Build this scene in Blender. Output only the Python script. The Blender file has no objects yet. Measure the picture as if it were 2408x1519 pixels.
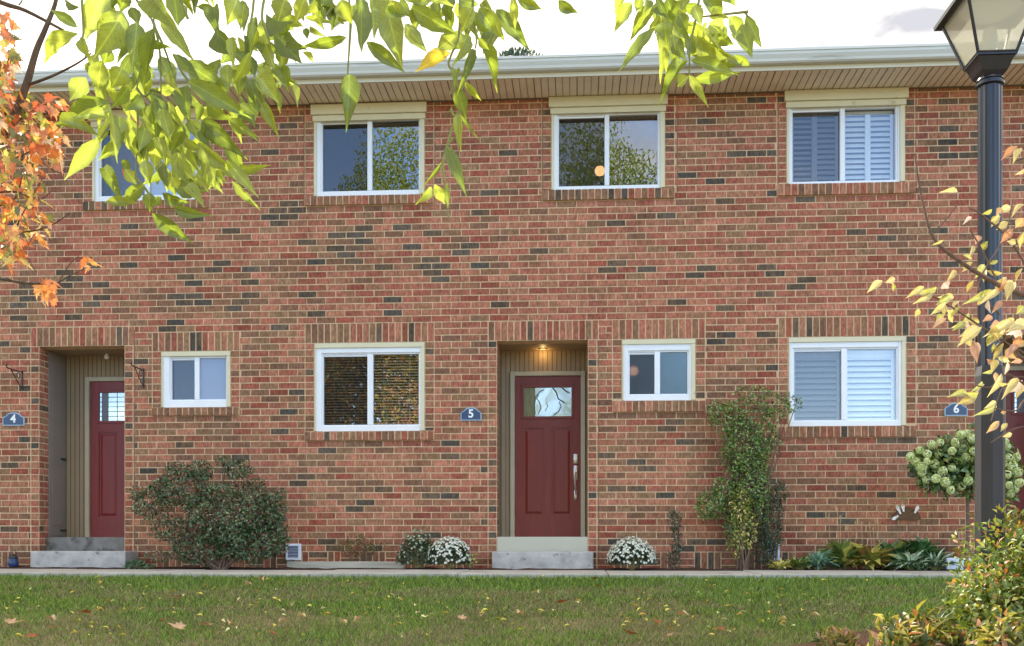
import bpy, bmesh, math, random
import numpy as np
from mathutils import Vector, Matrix, noise as mnoise
random.seed(7); rng = np.random.default_rng(7)
R = math.radians
S = bpy.context.scene
COL = S.collection
# ------------------------------------------------------------------ camera model (measured from the photo)
F, U0, VH, CY, CZ = 2400.0, 1203.5, 1268.0, -12.1, 0.345
TH = math.atan(F / 37500.0)
FWD = (-math.sin(TH), math.cos(TH)); RGT = (math.cos(TH), math.sin(TH))
def ray(u, v):
    a = (u - U0) / F; b = (VH - v) / F
    return Vector((FWD[0] + a * RGT[0], FWD[1] + a * RGT[1], b))
CAM = Vector((0, CY, CZ))
def W(u, v, Y=0.0):
    d = ray(u, v); return CAM + d * ((Y - CY) / d.y)
def WX(u, Y=0.0): return W(u, VH, Y).x
def WZ(v, Y=0.0, u=1204): return W(u, v, Y).z
def AT(u, v, dep): return CAM + ray(u, v) * dep
def crop(kind, x, y):
    ox, oy, s = {'A': (0, 0, 2.301), 'B': (900, 0, 2.302), 'C': (1850, 0, 2.302), 'D': (2800, 0, 2.302),
                 'E': (0, 600, 2.301), 'G': (900, 600, 2.302), 'H': (2800, 600, 2.302), 'K': (2800, 1200, 2.302), 'M': (2800, 1763, 2.302)}[kind]
    return (ox + x / s) / 1.5953, (oy + y / s) / 1.5953
LY0, LZ0, LY1, LZ1 = -1.86, -0.052, -12.0, -1.25
def G(y):
    if y > LY0: return LZ0
    if y < LY1: return LZ1
    return LZ0 + (LZ1 - LZ0) * (LY0 - y) / (LY0 - LY1)
def GROUND(u, v):
    d = ray(u, v)
    k = (LZ1 - LZ0) / (LY0 - LY1)          # z = LZ0 + k*(LY0-y)
    t = (LZ0 + k * (LY0 - CY) - CZ) / (d.z + k * d.y)
    return CAM + d * t
def srgb(r, g, b, k=1.0):
    f = lambda c: (c / 255 / 12.92 if c / 255 <= .04045 else ((c / 255 + .055) / 1.055) ** 2.4) * k
    return (f(r), f(g), f(b), 1)

# ------------------------------------------------------------------ tagging
def tag(o, label=None, cat=None, group=None, kind=None):
    if label: o['label'] = label
    if cat: o['category'] = cat
    if group: o['group'] = group
    if kind: o['kind'] = kind
    return o
def empty(name, loc, label, cat, group=None):
    o = bpy.data.objects.new(name, None); COL.objects.link(o); o.location = loc; o.empty_display_size = .1
    return tag(o, label, cat, group)
def link(name, me, parent=None):
    o = bpy.data.objects.new(name, me); COL.objects.link(o)
    if parent is not None:
        o.parent = parent
        par = Vector((0, 0, 0)); p = parent
        while p is not None: par += p.location; p = p.parent
        o.location = -par
    return o
# all part meshes are written in world coordinates; link() offsets them by the parent's location

# ------------------------------------------------------------------ mesh builder
class MB:
    def __init__(s): s.v = []; s.f = []; s.m = []; s.c = []; s.cc = None; s.cm = 0
    def quad(s, a, b, c, d):
        n = len(s.v); s.v += [tuple(a), tuple(b), tuple(c), tuple(d)]; s.f.append((n, n + 1, n + 2, n + 3)); s.m.append(s.cm); s.c += [s.cc] * 4
    def poly(s, pts):
        n = len(s.v); s.v += [tuple(p) for p in pts]; s.f.append(tuple(range(n, n + len(pts)))); s.m.append(s.cm); s.c += [s.cc] * len(pts)
    def box(s, x0, x1, y0, y1, z0, z1, bev=0):
        if x1 < x0: x0, x1 = x1, x0
        if y1 < y0: y0, y1 = y1, y0
        if z1 < z0: z0, z1 = z1, z0
        n = len(s.v)
        if bev <= 0:
            s.v += [(x, y, z) for z in (z0, z1) for y in (y0, y1) for x in (x0, x1)]
            q = [(0, 2, 3, 1), (4, 5, 7, 6), (0, 1, 5, 4), (2, 6, 7, 3), (0, 4, 6, 2), (1, 3, 7, 5)]
            s.f += [tuple(n + i for i in k) for k in q]; s.m += [s.cm] * 6; s.c += [s.cc] * 8
        else:
            bm = bmesh.new(); bmesh.ops.create_cube(bm, size=1)
            for w in bm.verts: w.co = Vector(((x0 + x1) / 2 + w.co.x * (x1 - x0), (y0 + y1) / 2 + w.co.y * (y1 - y0), (z0 + z1) / 2 + w.co.z * (z1 - z0)))
            bmesh.ops.bevel(bm, geom=list(bm.edges), offset=bev, segments=2, affect='EDGES', profile=.5)
            bm.verts.index_update()
            s.v += [tuple(w.co) for w in bm.verts]; s.c += [s.cc] * len(bm.verts)
            for fc in bm.faces: s.f.append(tuple(n + w.index for w in fc.verts)); s.m.append(s.cm)
            bm.free()
    def tube(s, pts, rad, n=6, cap=True):
        pts = [Vector(p) for p in pts]
        if not hasattr(rad, '__len__'): rad = [rad] * len(pts)
        b0 = len(s.v); up = None
        for i, p in enumerate(pts):
            t = (pts[min(i + 1, len(pts) - 1)] - pts[max(i - 1, 0)]).normalized()
            if up is None:
                up = Vector((0, 0, 1)) if abs(t.z) < .9 else Vector((1, 0, 0))
            side = t.cross(up)
            if side.length < 1e-4: side = t.cross(Vector((1, .3, 0)))
            side.normalize(); up = side.cross(t).normalized()
            for k in range(n):
                a = 2 * math.pi * k / n
                s.v.append(tuple(p + (side * math.cos(a) + up * math.sin(a)) * rad[i])); s.c.append(s.cc)
        for i in range(len(pts) - 1):
            for k in range(n):
                a, b = b0 + i * n + k, b0 + i * n + (k + 1) % n
                s.f.append((a, b, b + n, a + n)); s.m.append(s.cm)
        if cap:
            s.f.append(tuple(b0 + k for k in range(n))[::-1]); s.m.append(s.cm)
            e = b0 + (len(pts) - 1) * n
            s.f.append(tuple(e + k for k in range(n))); s.m.append(s.cm)
    def lathe(s, c, prof, n=24, rot=0, flute=0):
        b0 = len(s.v)
        for (r, z) in prof:
            for k in range(n):
                a = 2 * math.pi * k / n + rot
                rr = r * (1 - (flute if (k % 2) else 0))
                s.v.append((c[0] + rr * math.cos(a), c[1] + rr * math.sin(a), c[2] + z)); s.c.append(s.cc)
        for i in range(len(prof) - 1):
            for k in range(n):
                a, b = b0 + i * n + k, b0 + i * n + (k + 1) % n
                s.f.append((a, b, b + n, a + n)); s.m.append(s.cm)
        s.f.append(tuple(b0 + k for k in range(n))[::-1]); s.m.append(s.cm)
        e = b0 + (len(prof) - 1) * n; s.f.append(tuple(e + k for k in range(n))); s.m.append(s.cm)
    def prism(s, pts, y0, y1):     # pts in (x,z), extruded along y
        n = len(pts)
        s.poly([(x, y0, z) for x, z in pts]); s.poly([(x, y1, z) for x, z in pts][::-1])
        for i in range(n):
            a, b = pts[i], pts[(i + 1) % n]
            s.quad((a[0], y0, a[1]), (a[0], y1, a[1]), (b[0], y1, b[1]), (b[0], y0, b[1]))
    def build(s, name, mats, parent=None, smooth=False):
        me = bpy.data.meshes.new(name); me.from_pydata(s.v, [], s.f)
        if not isinstance(mats, (list, tuple)): mats = [mats]
        for m in mats: me.materials.append(m)
        me.polygons.foreach_set('material_index', s.m)
        if s.c and s.c[0] is not None:
            a = me.color_attributes.new('Col', 'FLOAT_COLOR', 'POINT')
            a.data.foreach_set('color', np.array(s.c, dtype=np.float32).ravel())
        me.update()
        bm = bmesh.new(); bm.from_mesh(me); bmesh.ops.recalc_face_normals(bm, faces=bm.faces); bm.to_mesh(me); bm.free()
        if smooth:
            me.polygons.foreach_set('use_smooth', [True] * len(me.polygons))
            try: me.set_sharp_from_angle(angle=R(40))
            except Exception: pass
        return link(name, me, parent)

# ------------------------------------------------------------------ materials
def newmat(name):
    m = bpy.data.materials.new(name); m.use_nodes = True; nt = m.node_tree; nt.nodes.clear()
    return m, nt, nt.nodes, nt.links
def principled(name, col, rough=.6, metal=0, spec=.5, vary=.12, scale=8, bump=0, bscale=60, stretch=(1, 1, 1), dirt=None):
    m, nt, N, L = newmat(name)
    out = N.new('ShaderNodeOutputMaterial'); p = N.new('ShaderNodeBsdfPrincipled'); L.new(p.outputs[0], out.inputs[0])
    p.inputs['Roughness'].default_value = rough; p.inputs['Metallic'].default_value = metal; p.inputs['Specular IOR Level'].default_value = spec
    tc = N.new('ShaderNodeTexCoord'); mp = N.new('ShaderNodeMapping'); mp.inputs['Scale'].default_value = stretch
    L.new(tc.outputs['Object'], mp.inputs[0])
    nz = N.new('ShaderNodeTexNoise'); nz.inputs['Scale'].default_value = scale; nz.inputs['Detail'].default_value = 6
    L.new(mp.outputs[0], nz.inputs[0])
    cr = N.new('ShaderNodeValToRGB'); c = col
    cr.color_ramp.elements[0].position = .3; cr.color_ramp.elements[1].position = .7
    cr.color_ramp.elements[0].color = tuple(x * (1 - vary) for x in c[:3]) + (1,)
    cr.color_ramp.elements[1].color = tuple(min(1, x * (1 + vary)) for x in c[:3]) + (1,)
    L.new(nz.outputs[0], cr.inputs[0])
    last = cr.outputs[0]
    if dirt:
        n2 = N.new('ShaderNodeTexNoise'); n2.inputs['Scale'].default_value = dirt[1]; n2.inputs['Detail'].default_value = 8
        L.new(mp.outputs[0], n2.inputs[0])
        c2 = N.new('ShaderNodeValToRGB'); c2.color_ramp.elements[0].position = dirt[2]; c2.color_ramp.elements[1].position = dirt[2] + .12
        L.new(n2.outputs[0], c2.inputs[0])
        mx = N.new('ShaderNodeMix'); mx.data_type = 'RGBA'; L.new(c2.outputs[0], mx.inputs[0]); L.new(last, mx.inputs[6]); mx.inputs[7].default_value = dirt[0]
        last = mx.outputs[2]
    L.new(last, p.inputs['Base Color'])
    if bump:
        nb = N.new('ShaderNodeTexNoise'); nb.inputs['Scale'].default_value = bscale; nb.inputs['Detail'].default_value = 5
        L.new(mp.outputs[0], nb.inputs[0])
        b = N.new('ShaderNodeBump'); b.inputs['Strength'].default_value = bump; b.inputs['Distance'].default_value = .01
        L.new(nb.outputs[0], b.inputs['Height']); L.new(b.outputs[0], p.inputs['Normal'])
    return m
def leafmat(name, trans=.45, gloss=.05, tint=(1.15, 1.1, .55), noise=.25, rough=.45, vein=False):
    m, nt, N, L = newmat(name)
    out = N.new('ShaderNodeOutputMaterial')
    at = N.new('ShaderNodeAttribute'); at.attribute_name = 'Col'
    tc = N.new('ShaderNodeTexCoord'); nz = N.new('ShaderNodeTexNoise'); nz.inputs['Scale'].default_value = 45; nz.inputs['Detail'].default_value = 4
    L.new(tc.outputs['Object'], nz.inputs[0])
    mr = N.new('ShaderNodeMapRange'); mr.inputs['From Min'].default_value = .25; mr.inputs['From Max'].default_value = .75
    mr.inputs['To Min'].default_value = 1 - noise; mr.inputs['To Max'].default_value = 1 + noise
    L.new(nz.outputs[0], mr.inputs[0])
    vm = N.new('ShaderNodeVectorMath'); vm.operation = 'SCALE'; L.new(at.outputs['Color'], vm.inputs[0]); L.new(mr.outputs[0], vm.inputs['Scale'])
    ve = N.new('ShaderNodeVectorMath'); ve.operation = 'MULTIPLY'; L.new(vm.outputs[0], ve.inputs[0]); ve.inputs[1].default_value = tint
    if vein:
        la = N.new('ShaderNodeAttribute'); la.attribute_name = 'Leaf'; sp_ = N.new('ShaderNodeSeparateXYZ'); L.new(la.outputs['Vector'], sp_.inputs[0])
        ab = N.new('ShaderNodeMath'); ab.operation = 'ABSOLUTE'; L.new(sp_.outputs['X'], ab.inputs[0])
        k1 = N.new('ShaderNodeMath'); k1.operation = 'MULTIPLY'; k1.inputs[1].default_value = -38; L.new(ab.outputs[0], k1.inputs[0])
        k2 = N.new('ShaderNodeMath'); k2.operation = 'MULTIPLY_ADD'; k2.inputs[1].default_value = 62; L.new(sp_.outputs['Y'], k2.inputs[0]); L.new(k1.outputs[0], k2.inputs[2])
        k3 = N.new('ShaderNodeMath'); k3.operation = 'SINE'; L.new(k2.outputs[0], k3.inputs[0])
        k4 = N.new('ShaderNodeMapRange'); k4.inputs['From Min'].default_value = .72; k4.inputs['From Max'].default_value = 1; k4.inputs['To Min'].default_value = 0; k4.inputs['To Max'].default_value = .16; L.new(k3.outputs[0], k4.inputs[0])
        k5 = N.new('ShaderNodeMapRange'); k5.inputs['From Min'].default_value = .012; k5.inputs['From Max'].default_value = .035; k5.inputs['To Min'].default_value = .5; k5.inputs['To Max'].default_value = 0; L.new(ab.outputs[0], k5.inputs[0])
        k6 = N.new('ShaderNodeMath'); k6.operation = 'MAXIMUM'; L.new(k4.outputs[0], k6.inputs[0]); L.new(k5.outputs[0], k6.inputs[1])
        k7 = N.new('ShaderNodeMath'); k7.operation = 'ADD'; k7.inputs[1].default_value = 1; L.new(k6.outputs[0], k7.inputs[0])
        ns = N.new('ShaderNodeTexNoise'); ns.inputs['Scale'].default_value = 130; L.new(tc.outputs['Object'], ns.inputs[0])
        nr = N.new('ShaderNodeMapRange'); nr.inputs['From Min'].default_value = .68; nr.inputs['From Max'].default_value = .74; nr.inputs['To Min'].default_value = 1; nr.inputs['To Max'].default_value = .45; L.new(ns.outputs[0], nr.inputs[0])
        k8 = N.new('ShaderNodeMath'); k8.operation = 'MULTIPLY'; L.new(k7.outputs[0], k8.inputs[0]); L.new(nr.outputs[0], k8.inputs[1])
        v2 = N.new('ShaderNodeVectorMath'); v2.operation = 'SCALE'; L.new(vm.outputs[0], v2.inputs[0]); L.new(k8.outputs[0], v2.inputs['Scale']); vm = v2; L.new(vm.outputs[0], ve.inputs[0])
    d = N.new('ShaderNodeBsdfDiffuse'); L.new(vm.outputs[0], d.inputs[0])
    t = N.new('ShaderNodeBsdfTranslucent'); L.new(ve.outputs[0], t.inputs[0])
    mx = N.new('ShaderNodeMixShader'); mx.inputs[0].default_value = trans; L.new(d.outputs[0], mx.inputs[1]); L.new(t.outputs[0], mx.inputs[2])
    g = N.new('ShaderNodeBsdfGlossy'); g.inputs['Roughness'].default_value = rough
    m2 = N.new('ShaderNodeMixShader'); m2.inputs[0].default_value = gloss; L.new(mx.outputs[0], m2.inputs[1]); L.new(g.outputs[0], m2.inputs[2])
    L.new(m2.outputs[0], out.inputs[0])
    return m
def glassmat(name, tint, refl, rough=0.0, film=None, filmfac=0, wav=0.0, blur=0):
    m, nt, N, L = newmat(name)
    out = N.new('ShaderNodeOutputMaterial')
    tr = N.new('ShaderNodeBsdfTransparent'); tr.inputs[0].default_value = tint
    g = N.new('ShaderNodeBsdfGlossy'); g.inputs['Roughness'].default_value = rough; g.inputs[0].default_value = (1, 1, 1, 1)
    mx = N.new('ShaderNodeMixShader'); mx.inputs[0].default_value = refl
    base = tr.outputs[0]
    if blur:
        rf_ = N.new('ShaderNodeBsdfRefraction'); rf_.inputs['Roughness'].default_value = blur; rf_.inputs['IOR'].default_value = 1.3; rf_.inputs[0].default_value = tint; base = rf_.outputs[0]; tr = rf_
    if film:
        df = N.new('ShaderNodeBsdfDiffuse'); df.inputs[0].default_value = film
        mf = N.new('ShaderNodeMixShader'); mf.inputs[0].default_value = filmfac
        L.new(tr.outputs[0], mf.inputs[1]); L.new(df.outputs[0], mf.inputs[2]); base = mf.outputs[0]
    L.new(base, mx.inputs[1]); L.new(g.outputs[0], mx.inputs[2]); L.new(mx.outputs[0], out.inputs[0])
    if wav:
        tc = N.new('ShaderNodeTexCoord'); nz = N.new('ShaderNodeTexNoise'); nz.inputs['Scale'].default_value = 2.2; nz.inputs['Detail'].default_value = 1
        L.new(tc.outputs['Object'], nz.inputs[0])
        b = N.new('ShaderNodeBump'); b.inputs['Strength'].default_value = wav; b.inputs['Distance'].default_value = .02
        L.new(nz.outputs[0], b.inputs['Height']); L.new(b.outputs[0], g.inputs['Normal'])
    return m
def emis(name, col, st):
    m, nt, N, L = newmat(name); out = N.new('ShaderNodeOutputMaterial'); e = N.new('ShaderNodeEmission')
    e.inputs[0].default_value = col; e.inputs[1].default_value = st; L.new(e.outputs[0], out.inputs[0]); return m

def brickmat():
    m, nt, N, L = newmat('brick')
    out = N.new('ShaderNodeOutputMaterial'); p = N.new('ShaderNodeBsdfPrincipled'); L.new(p.outputs[0], out.inputs[0])
    p.inputs['Roughness'].default_value = .88; p.inputs['Specular IOR Level'].default_value = .25
    at = N.new('ShaderNodeAttribute'); at.attribute_name = 'Col'
    tc = N.new('ShaderNodeTexCoord')
    mp = N.new('ShaderNodeMapping'); mp.inputs['Scale'].default_value = (1, 1, .35); L.new(tc.outputs['Object'], mp.inputs[0])
    n1 = N.new('ShaderNodeTexNoise'); n1.inputs['Scale'].default_value = 52; n1.inputs['Detail'].default_value = 4; L.new(mp.outputs[0], n1.inputs[0])
    r1 = N.new('ShaderNodeMapRange'); r1.inputs['From Min'].default_value = .32; r1.inputs['From Max'].default_value = .68; r1.inputs['To Min'].default_value = .62; r1.inputs['To Max'].default_value = 1.38
    L.new(n1.outputs[0], r1.inputs[0])
    sc = N.new('ShaderNodeVectorMath'); sc.operation = 'SCALE'; L.new(at.outputs['Color'], sc.inputs[0]); L.new(r1.outputs[0], sc.inputs['Scale'])
    n2 = N.new('ShaderNodeTexNoise'); n2.inputs['Scale'].default_value = 16; n2.inputs['Detail'].default_value = 3; L.new(mp.outputs[0], n2.inputs[0])
    r2 = N.new('ShaderNodeMapRange'); r2.inputs['From Min'].default_value = .52; r2.inputs['From Max'].default_value = .68; r2.inputs['To Min'].default_value = 0; r2.inputs['To Max'].default_value = .7
    L.new(n2.outputs[0], r2.inputs[0])
    mx = N.new('ShaderNodeMix'); mx.data_type = 'RGBA'; L.new(r2.outputs[0], mx.inputs[0]); L.new(sc.outputs[0], mx.inputs[6]); mx.inputs[7].default_value = srgb(130, 96, 66)
    # large soft weathering
    n3 = N.new('ShaderNodeTexNoise'); n3.inputs['Scale'].default_value = .9; n3.inputs['Detail'].default_value = 4; L.new(tc.outputs['Object'], n3.inputs[0])
    r3 = N.new('ShaderNodeMapRange'); r3.inputs['From Min'].default_value = .3; r3.inputs['From Max'].default_value = .7; r3.inputs['To Min'].default_value = .9; r3.inputs['To Max'].default_value = 1.1
    L.new(n3.outputs[0], r3.inputs[0])
    s3 = N.new('ShaderNodeVectorMath'); s3.operation = 'SCALE'; L.new(mx.outputs[2], s3.inputs[0]); L.new(r3.outputs[0], s3.inputs['Scale'])
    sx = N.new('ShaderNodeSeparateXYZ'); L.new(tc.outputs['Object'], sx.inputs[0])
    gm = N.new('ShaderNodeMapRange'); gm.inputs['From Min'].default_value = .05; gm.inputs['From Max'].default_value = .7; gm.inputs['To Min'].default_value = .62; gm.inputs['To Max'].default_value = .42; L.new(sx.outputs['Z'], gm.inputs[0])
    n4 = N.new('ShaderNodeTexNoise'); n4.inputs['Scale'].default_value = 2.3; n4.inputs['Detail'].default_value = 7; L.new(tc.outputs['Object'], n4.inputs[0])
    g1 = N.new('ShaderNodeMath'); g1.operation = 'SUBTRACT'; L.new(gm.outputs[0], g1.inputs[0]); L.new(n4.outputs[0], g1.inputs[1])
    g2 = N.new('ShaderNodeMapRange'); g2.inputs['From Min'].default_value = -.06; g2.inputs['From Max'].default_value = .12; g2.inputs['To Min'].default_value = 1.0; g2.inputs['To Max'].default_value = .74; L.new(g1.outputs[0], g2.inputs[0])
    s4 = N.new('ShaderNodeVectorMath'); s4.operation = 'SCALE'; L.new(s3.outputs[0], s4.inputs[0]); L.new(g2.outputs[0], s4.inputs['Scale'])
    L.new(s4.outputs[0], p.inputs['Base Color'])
    b = N.new('ShaderNodeBump'); b.inputs['Strength'].default_value = .5; b.inputs['Distance'].default_value = .004
    L.new(n1.outputs[0], b.inputs['Height']); L.new(b.outputs[0], p.inputs['Normal'])
    return m

M = {}
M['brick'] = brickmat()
M['mortar'] = principled('mortar', srgb(206, 175, 140), .95, spec=.1, vary=.18, scale=14, bump=.3)
M['vinyl'] = principled('white_vinyl', srgb(232, 234, 238), .4, vary=.03, scale=3)
M['cream'] = principled('cream_aluminium', srgb(214, 205, 172), .5, vary=.05, scale=3, dirt=(srgb(170, 160, 130), 6, .66))
M['gutter'] = principled('gutter_aluminium', srgb(204, 206, 200), .45, vary=.05, scale=2, stretch=(.3, 1, 3), dirt=(srgb(170, 172, 166), 5, .62))
M['fascia'] = principled('fascia_aluminium', srgb(205, 196, 170), .5, vary=.05, scale=2)
M['soffit'] = principled('soffit_aluminium', srgb(236, 224, 204), .6, vary=.06, scale=5)
M['soffit_dark'] = principled('soffit_groove', srgb(120, 104, 88), .9)
M['siding'] = principled('painted_siding', srgb(156, 134, 106), .6, vary=.06, scale=4)
M['siding_dark'] = principled('siding_groove', srgb(70, 62, 42), .9)
M['doorpanel'] = principled('grey_paint', srgb(140, 128, 118), .6, vary=.06, scale=4)
M['trim'] = principled('door_trim_paint', srgb(184, 172, 146), .5, vary=.05)
M['reddoor'] = principled('red_door_paint', srgb(122, 38, 25), .42, vary=.12, scale=7, stretch=(3, 3, .25), bump=.25, bscale=30, dirt=(srgb(104, 40, 32), 3, .6))
M['reddoor_l'] = principled('crimson_door_paint', srgb(128, 36, 32), .42, vary=.12, scale=7, stretch=(3, 3, .25), bump=.25, bscale=30, dirt=(srgb(108, 42, 38), 3, .6))
M['nickel'] = principled('brushed_nickel', (.62, .55, .48, 1), .28, metal=.9, vary=.05)
M['black'] = principled('black_iron', (.02, .02, .022, 1), .5, vary=.2)
M['concrete'] = principled('concrete', srgb(176, 172, 168), .9, spec=.2, vary=.2, scale=9, bump=.4, bscale=90, dirt=(srgb(120, 116, 112), 14, .6))
M['concrete_dark'] = principled('dark_concrete', srgb(126, 122, 118), .9, spec=.2, vary=.25, scale=7, bump=.4, bscale=90, dirt=(srgb(92, 88, 84), 9, .55))  # darker, more mottled grey for the left entry floor
M['riser'] = principled('painted_riser', srgb(184, 180, 162), .6, vary=.05, scale=3)
M['path'] = principled('path_concrete', srgb(178, 174, 166), .9, spec=.2, vary=.14, scale=3, bump=.3, bscale=120, dirt=(srgb(140, 130, 122), 2.5, .6))
M['shingle'] = principled('roof_shingle', (.07, .065, .06, 1), .95, vary=.4, scale=20, bump=.5)
M['interior'] = principled('interior_paint', srgb(96, 84, 78), .9, vary=.05)
M['glass_dark'] = glassmat('window_glass', (.82, .85, .88, 1), .16, wav=.012)
M['screen_glass'] = glassmat('screened_glass', (.72, .72, .74, 1), .075, film=(.03, .033, .036, 1), filmfac=.22, wav=.03)
M['frost_blue'] = glassmat('frosted_sky_glass', (.5, .55, .6, 1), .07, rough=.18, film=srgb(142, 158, 190), filmfac=.75)  # frosted pane; reflected pale blue sky is put into the film colour
M['frost_dark'] = glassmat('frosted_dark_glass', (.75, .75, .8, 1), .06, rough=.12, film=srgb(58, 68, 92), filmfac=.55)
M['frost_teal'] = glassmat('frosted_teal_glass', (.5, .6, .6, 1), .10, rough=.16, film=srgb(72, 104, 122), filmfac=.7)
M['shutter_glass'] = glassmat('pane_before_shutter', (.88, .92, .97, 1), .10)
M['shutter_screen'] = glassmat('screened_pane_before_shutter', (.62, .64, .68, 1), .07)
M['frost_warm'] = glassmat('obscured_glass', (.6, .6, .66, 1), .06, rough=.1, film=srgb(60, 64, 82), filmfac=.3, blur=.3)
M['clear'] = glassmat('clear_glass', (.92, .95, .95, 1), .3)
M['lite'] = glassmat('door_lite_glass', (.6, .7, .65, 1), .35, rough=.06, film=srgb(170, 192, 196), filmfac=.6, wav=.8)
M['lite_olive'] = principled('door_lite_side', srgb(120, 116, 70), .3, vary=.3, scale=20, stretch=(4, 1, .5))
M['blind'] = principled('blind_slats', srgb(214, 198, 164), .6, vary=.05)
M['shutter'] = principled('white_shutter', srgb(238, 228, 210), .5, vary=.02)
M['lead'] = principled('lead_came', (.12, .12, .13, 1), .4, metal=.6)
M['plaque'] = principled('blue_plaque', srgb(52, 74, 108), .4, vary=.08)
M['white'] = principled('white_paint', srgb(238, 238, 235), .5, vary=.02)
M['plastic'] = principled('white_plastic', srgb(222, 226, 238), .5, vary=.03)
M['vent_grey'] = principled('vent_shadow_grey', srgb(120, 128, 150), .6)
M['soil'] = principled('garden_soil', srgb(74, 56, 48), 1, spec=.1, vary=.5, scale=40, bump=1, bscale=60)
M['mulch'] = principled('bark_mulch', srgb(104, 78, 66), 1, spec=.1, vary=.5, scale=60, bump=1, bscale=50)
M['postblack'] = principled('post_black_paint', srgb(38, 40, 47), .22, vary=.15, scale=5, stretch=(3, 3, .4), spec=.6)
M['postdull'] = principled('post_dull_paint', srgb(52, 48, 49), .6, vary=.2, scale=5, stretch=(6, 6, .4))
M['bark'] = principled('bark', srgb(98, 82, 70), .95, vary=.35, scale=25, stretch=(1, 1, .3), bump=.6)
M['twig'] = principled('twig_bark', srgb(112, 88, 74), .9, vary=.3, scale=60)
M['greentwig'] = principled('green_stem', srgb(140, 140, 80), .8, vary=.2, scale=40)
M['copper'] = principled('rusty_copper', srgb(98, 68, 42), .5, metal=.3, vary=.3, scale=30)
M['bluepot'] = principled('blue_glaze', srgb(48, 66, 104), .3, vary=.2, scale=20)
M['timber'] = principled('weathered_board', srgb(176, 168, 152), .85, vary=.2, scale=8, stretch=(.3, 1, 4))
M['leaf_near'] = leafmat('ash_leaf', .52, .06, (1.62, 1.66, 1.3), .16, vein=True)
M['leaf_maple'] = leafmat('maple_leaf', .48, .08, (1.25, 1.1, .8), .25)
M['leaf_cherry'] = leafmat('cherry_leaf', .42, .10, (1.15, 1.05, .85), .2, vein=True)
M['leaf_shrub'] = leafmat('shrub_leaf', .22, .08, (1.1, 1.1, .6), .2)
M['leaf_tree'] = leafmat('tree_leaf', .35, .06, (1.2, 1.15, .5), .2)
M['petal'] = leafmat('petal', .3, .02, (1, 1, .9), .08)
M['grass'] = leafmat('grass_blade', .35, .03, (1.1, 1.15, .5), .15)
M['fallen'] = leafmat('fallen_leaf', .2, .05, (1.1, 1, .7), .25)
M['lamp_glow'] = emis('lamp_glow', (1, .5, .2, 1), 1.1)
M['lamp_dim'] = emis('lamp_dim', (1, .5, .22, 1), .55)
M['bulb_glow'] = emis('bulb_glow', (1, .58, .22, 1), .5)
M['lantern_glass'] = glassmat('lantern_glass', (.9, .9, .85, 1), .22, rough=.15, film=srgb(236, 232, 208), filmfac=.5)
M['opal'] = principled('opal_glass', srgb(214, 214, 200), .3, vary=.04)

# ground material
def groundmat():
    m, nt, N, L = newmat('lawn_ground')
    out = N.new('ShaderNodeOutputMaterial'); p = N.new('ShaderNodeBsdfPrincipled'); L.new(p.outputs[0], out.inputs[0]); p.inputs['Roughness'].default_value = 1
    tc = N.new('ShaderNodeTexCoord'); n1 = N.new('ShaderNodeTexNoise'); n1.inputs['Scale'].default_value = 1.3; n1.inputs['Detail'].default_value = 10; L.new(tc.outputs['Object'], n1.inputs[0])
    cr = N.new('ShaderNodeValToRGB'); cr.color_ramp.elements[0].position = .35; cr.color_ramp.elements[1].position = .65
    cr.color_ramp.elements[0].color = srgb(84, 84, 46); cr.color_ramp.elements[1].color = srgb(128, 112, 82)
    L.new(n1.outputs[0], cr.inputs[0]); L.new(cr.outputs[0], p.inputs['Base Color']); return m
M['ground'] = groundmat()

# ------------------------------------------------------------------ THE SETTING
g = MB()
ys = [-300, -60, LY1] + list(np.linspace(LY1, LY0, 12)[1:]) + [30, 300]
zs = [LZ1, LZ1, LZ1] + [G(y) for y in np.linspace(LY1, LY0, 12)[1:]] + [LZ0, LZ0]
for i in range(len(ys) - 1):
    g.quad((-300, ys[i], zs[i]), (300, ys[i], zs[i]), (300, ys[i + 1], zs[i + 1]), (-300, ys[i + 1], zs[i + 1]))
tag(g.build('ground', M['ground']), kind='structure')
g = MB()
for i in range(-8, 9):
    x0 = i * 1.52 + .31
    g.box(x0 + .006, x0 + 1.514, -1.85 + .01 * ((i * 7) % 3 - 1), -.62, -.11, 0.0 + .004 * ((i * 5) % 3 - 1), .008)
tag(g.build('path', M['path']), kind='structure')
# soil bed between path and wall, slightly lumpy
g = MB(); nx = 150
for i in range(nx):
    x0 = -12 + 22 * i / nx; x1 = -12 + 22 * (i + 1) / nx
    for j in range(4):
        y0 = -.62 + .155 * j; y1 = y0 + .155
        h = lambda x, y: -.012 + .028 * mnoise.noise(Vector((x * 5, y * 5, 1))) + (.02 if -.5 < y < -.05 else -.01)
        g.quad((x0, y0, h(x0, y0)), (x1, y0, h(x1, y0)), (x1, y1, h(x1, y1)), (x0, y1, h(x0, y1)))
tag(g.build('garden_soil', M['soil']), kind='structure')
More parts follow.
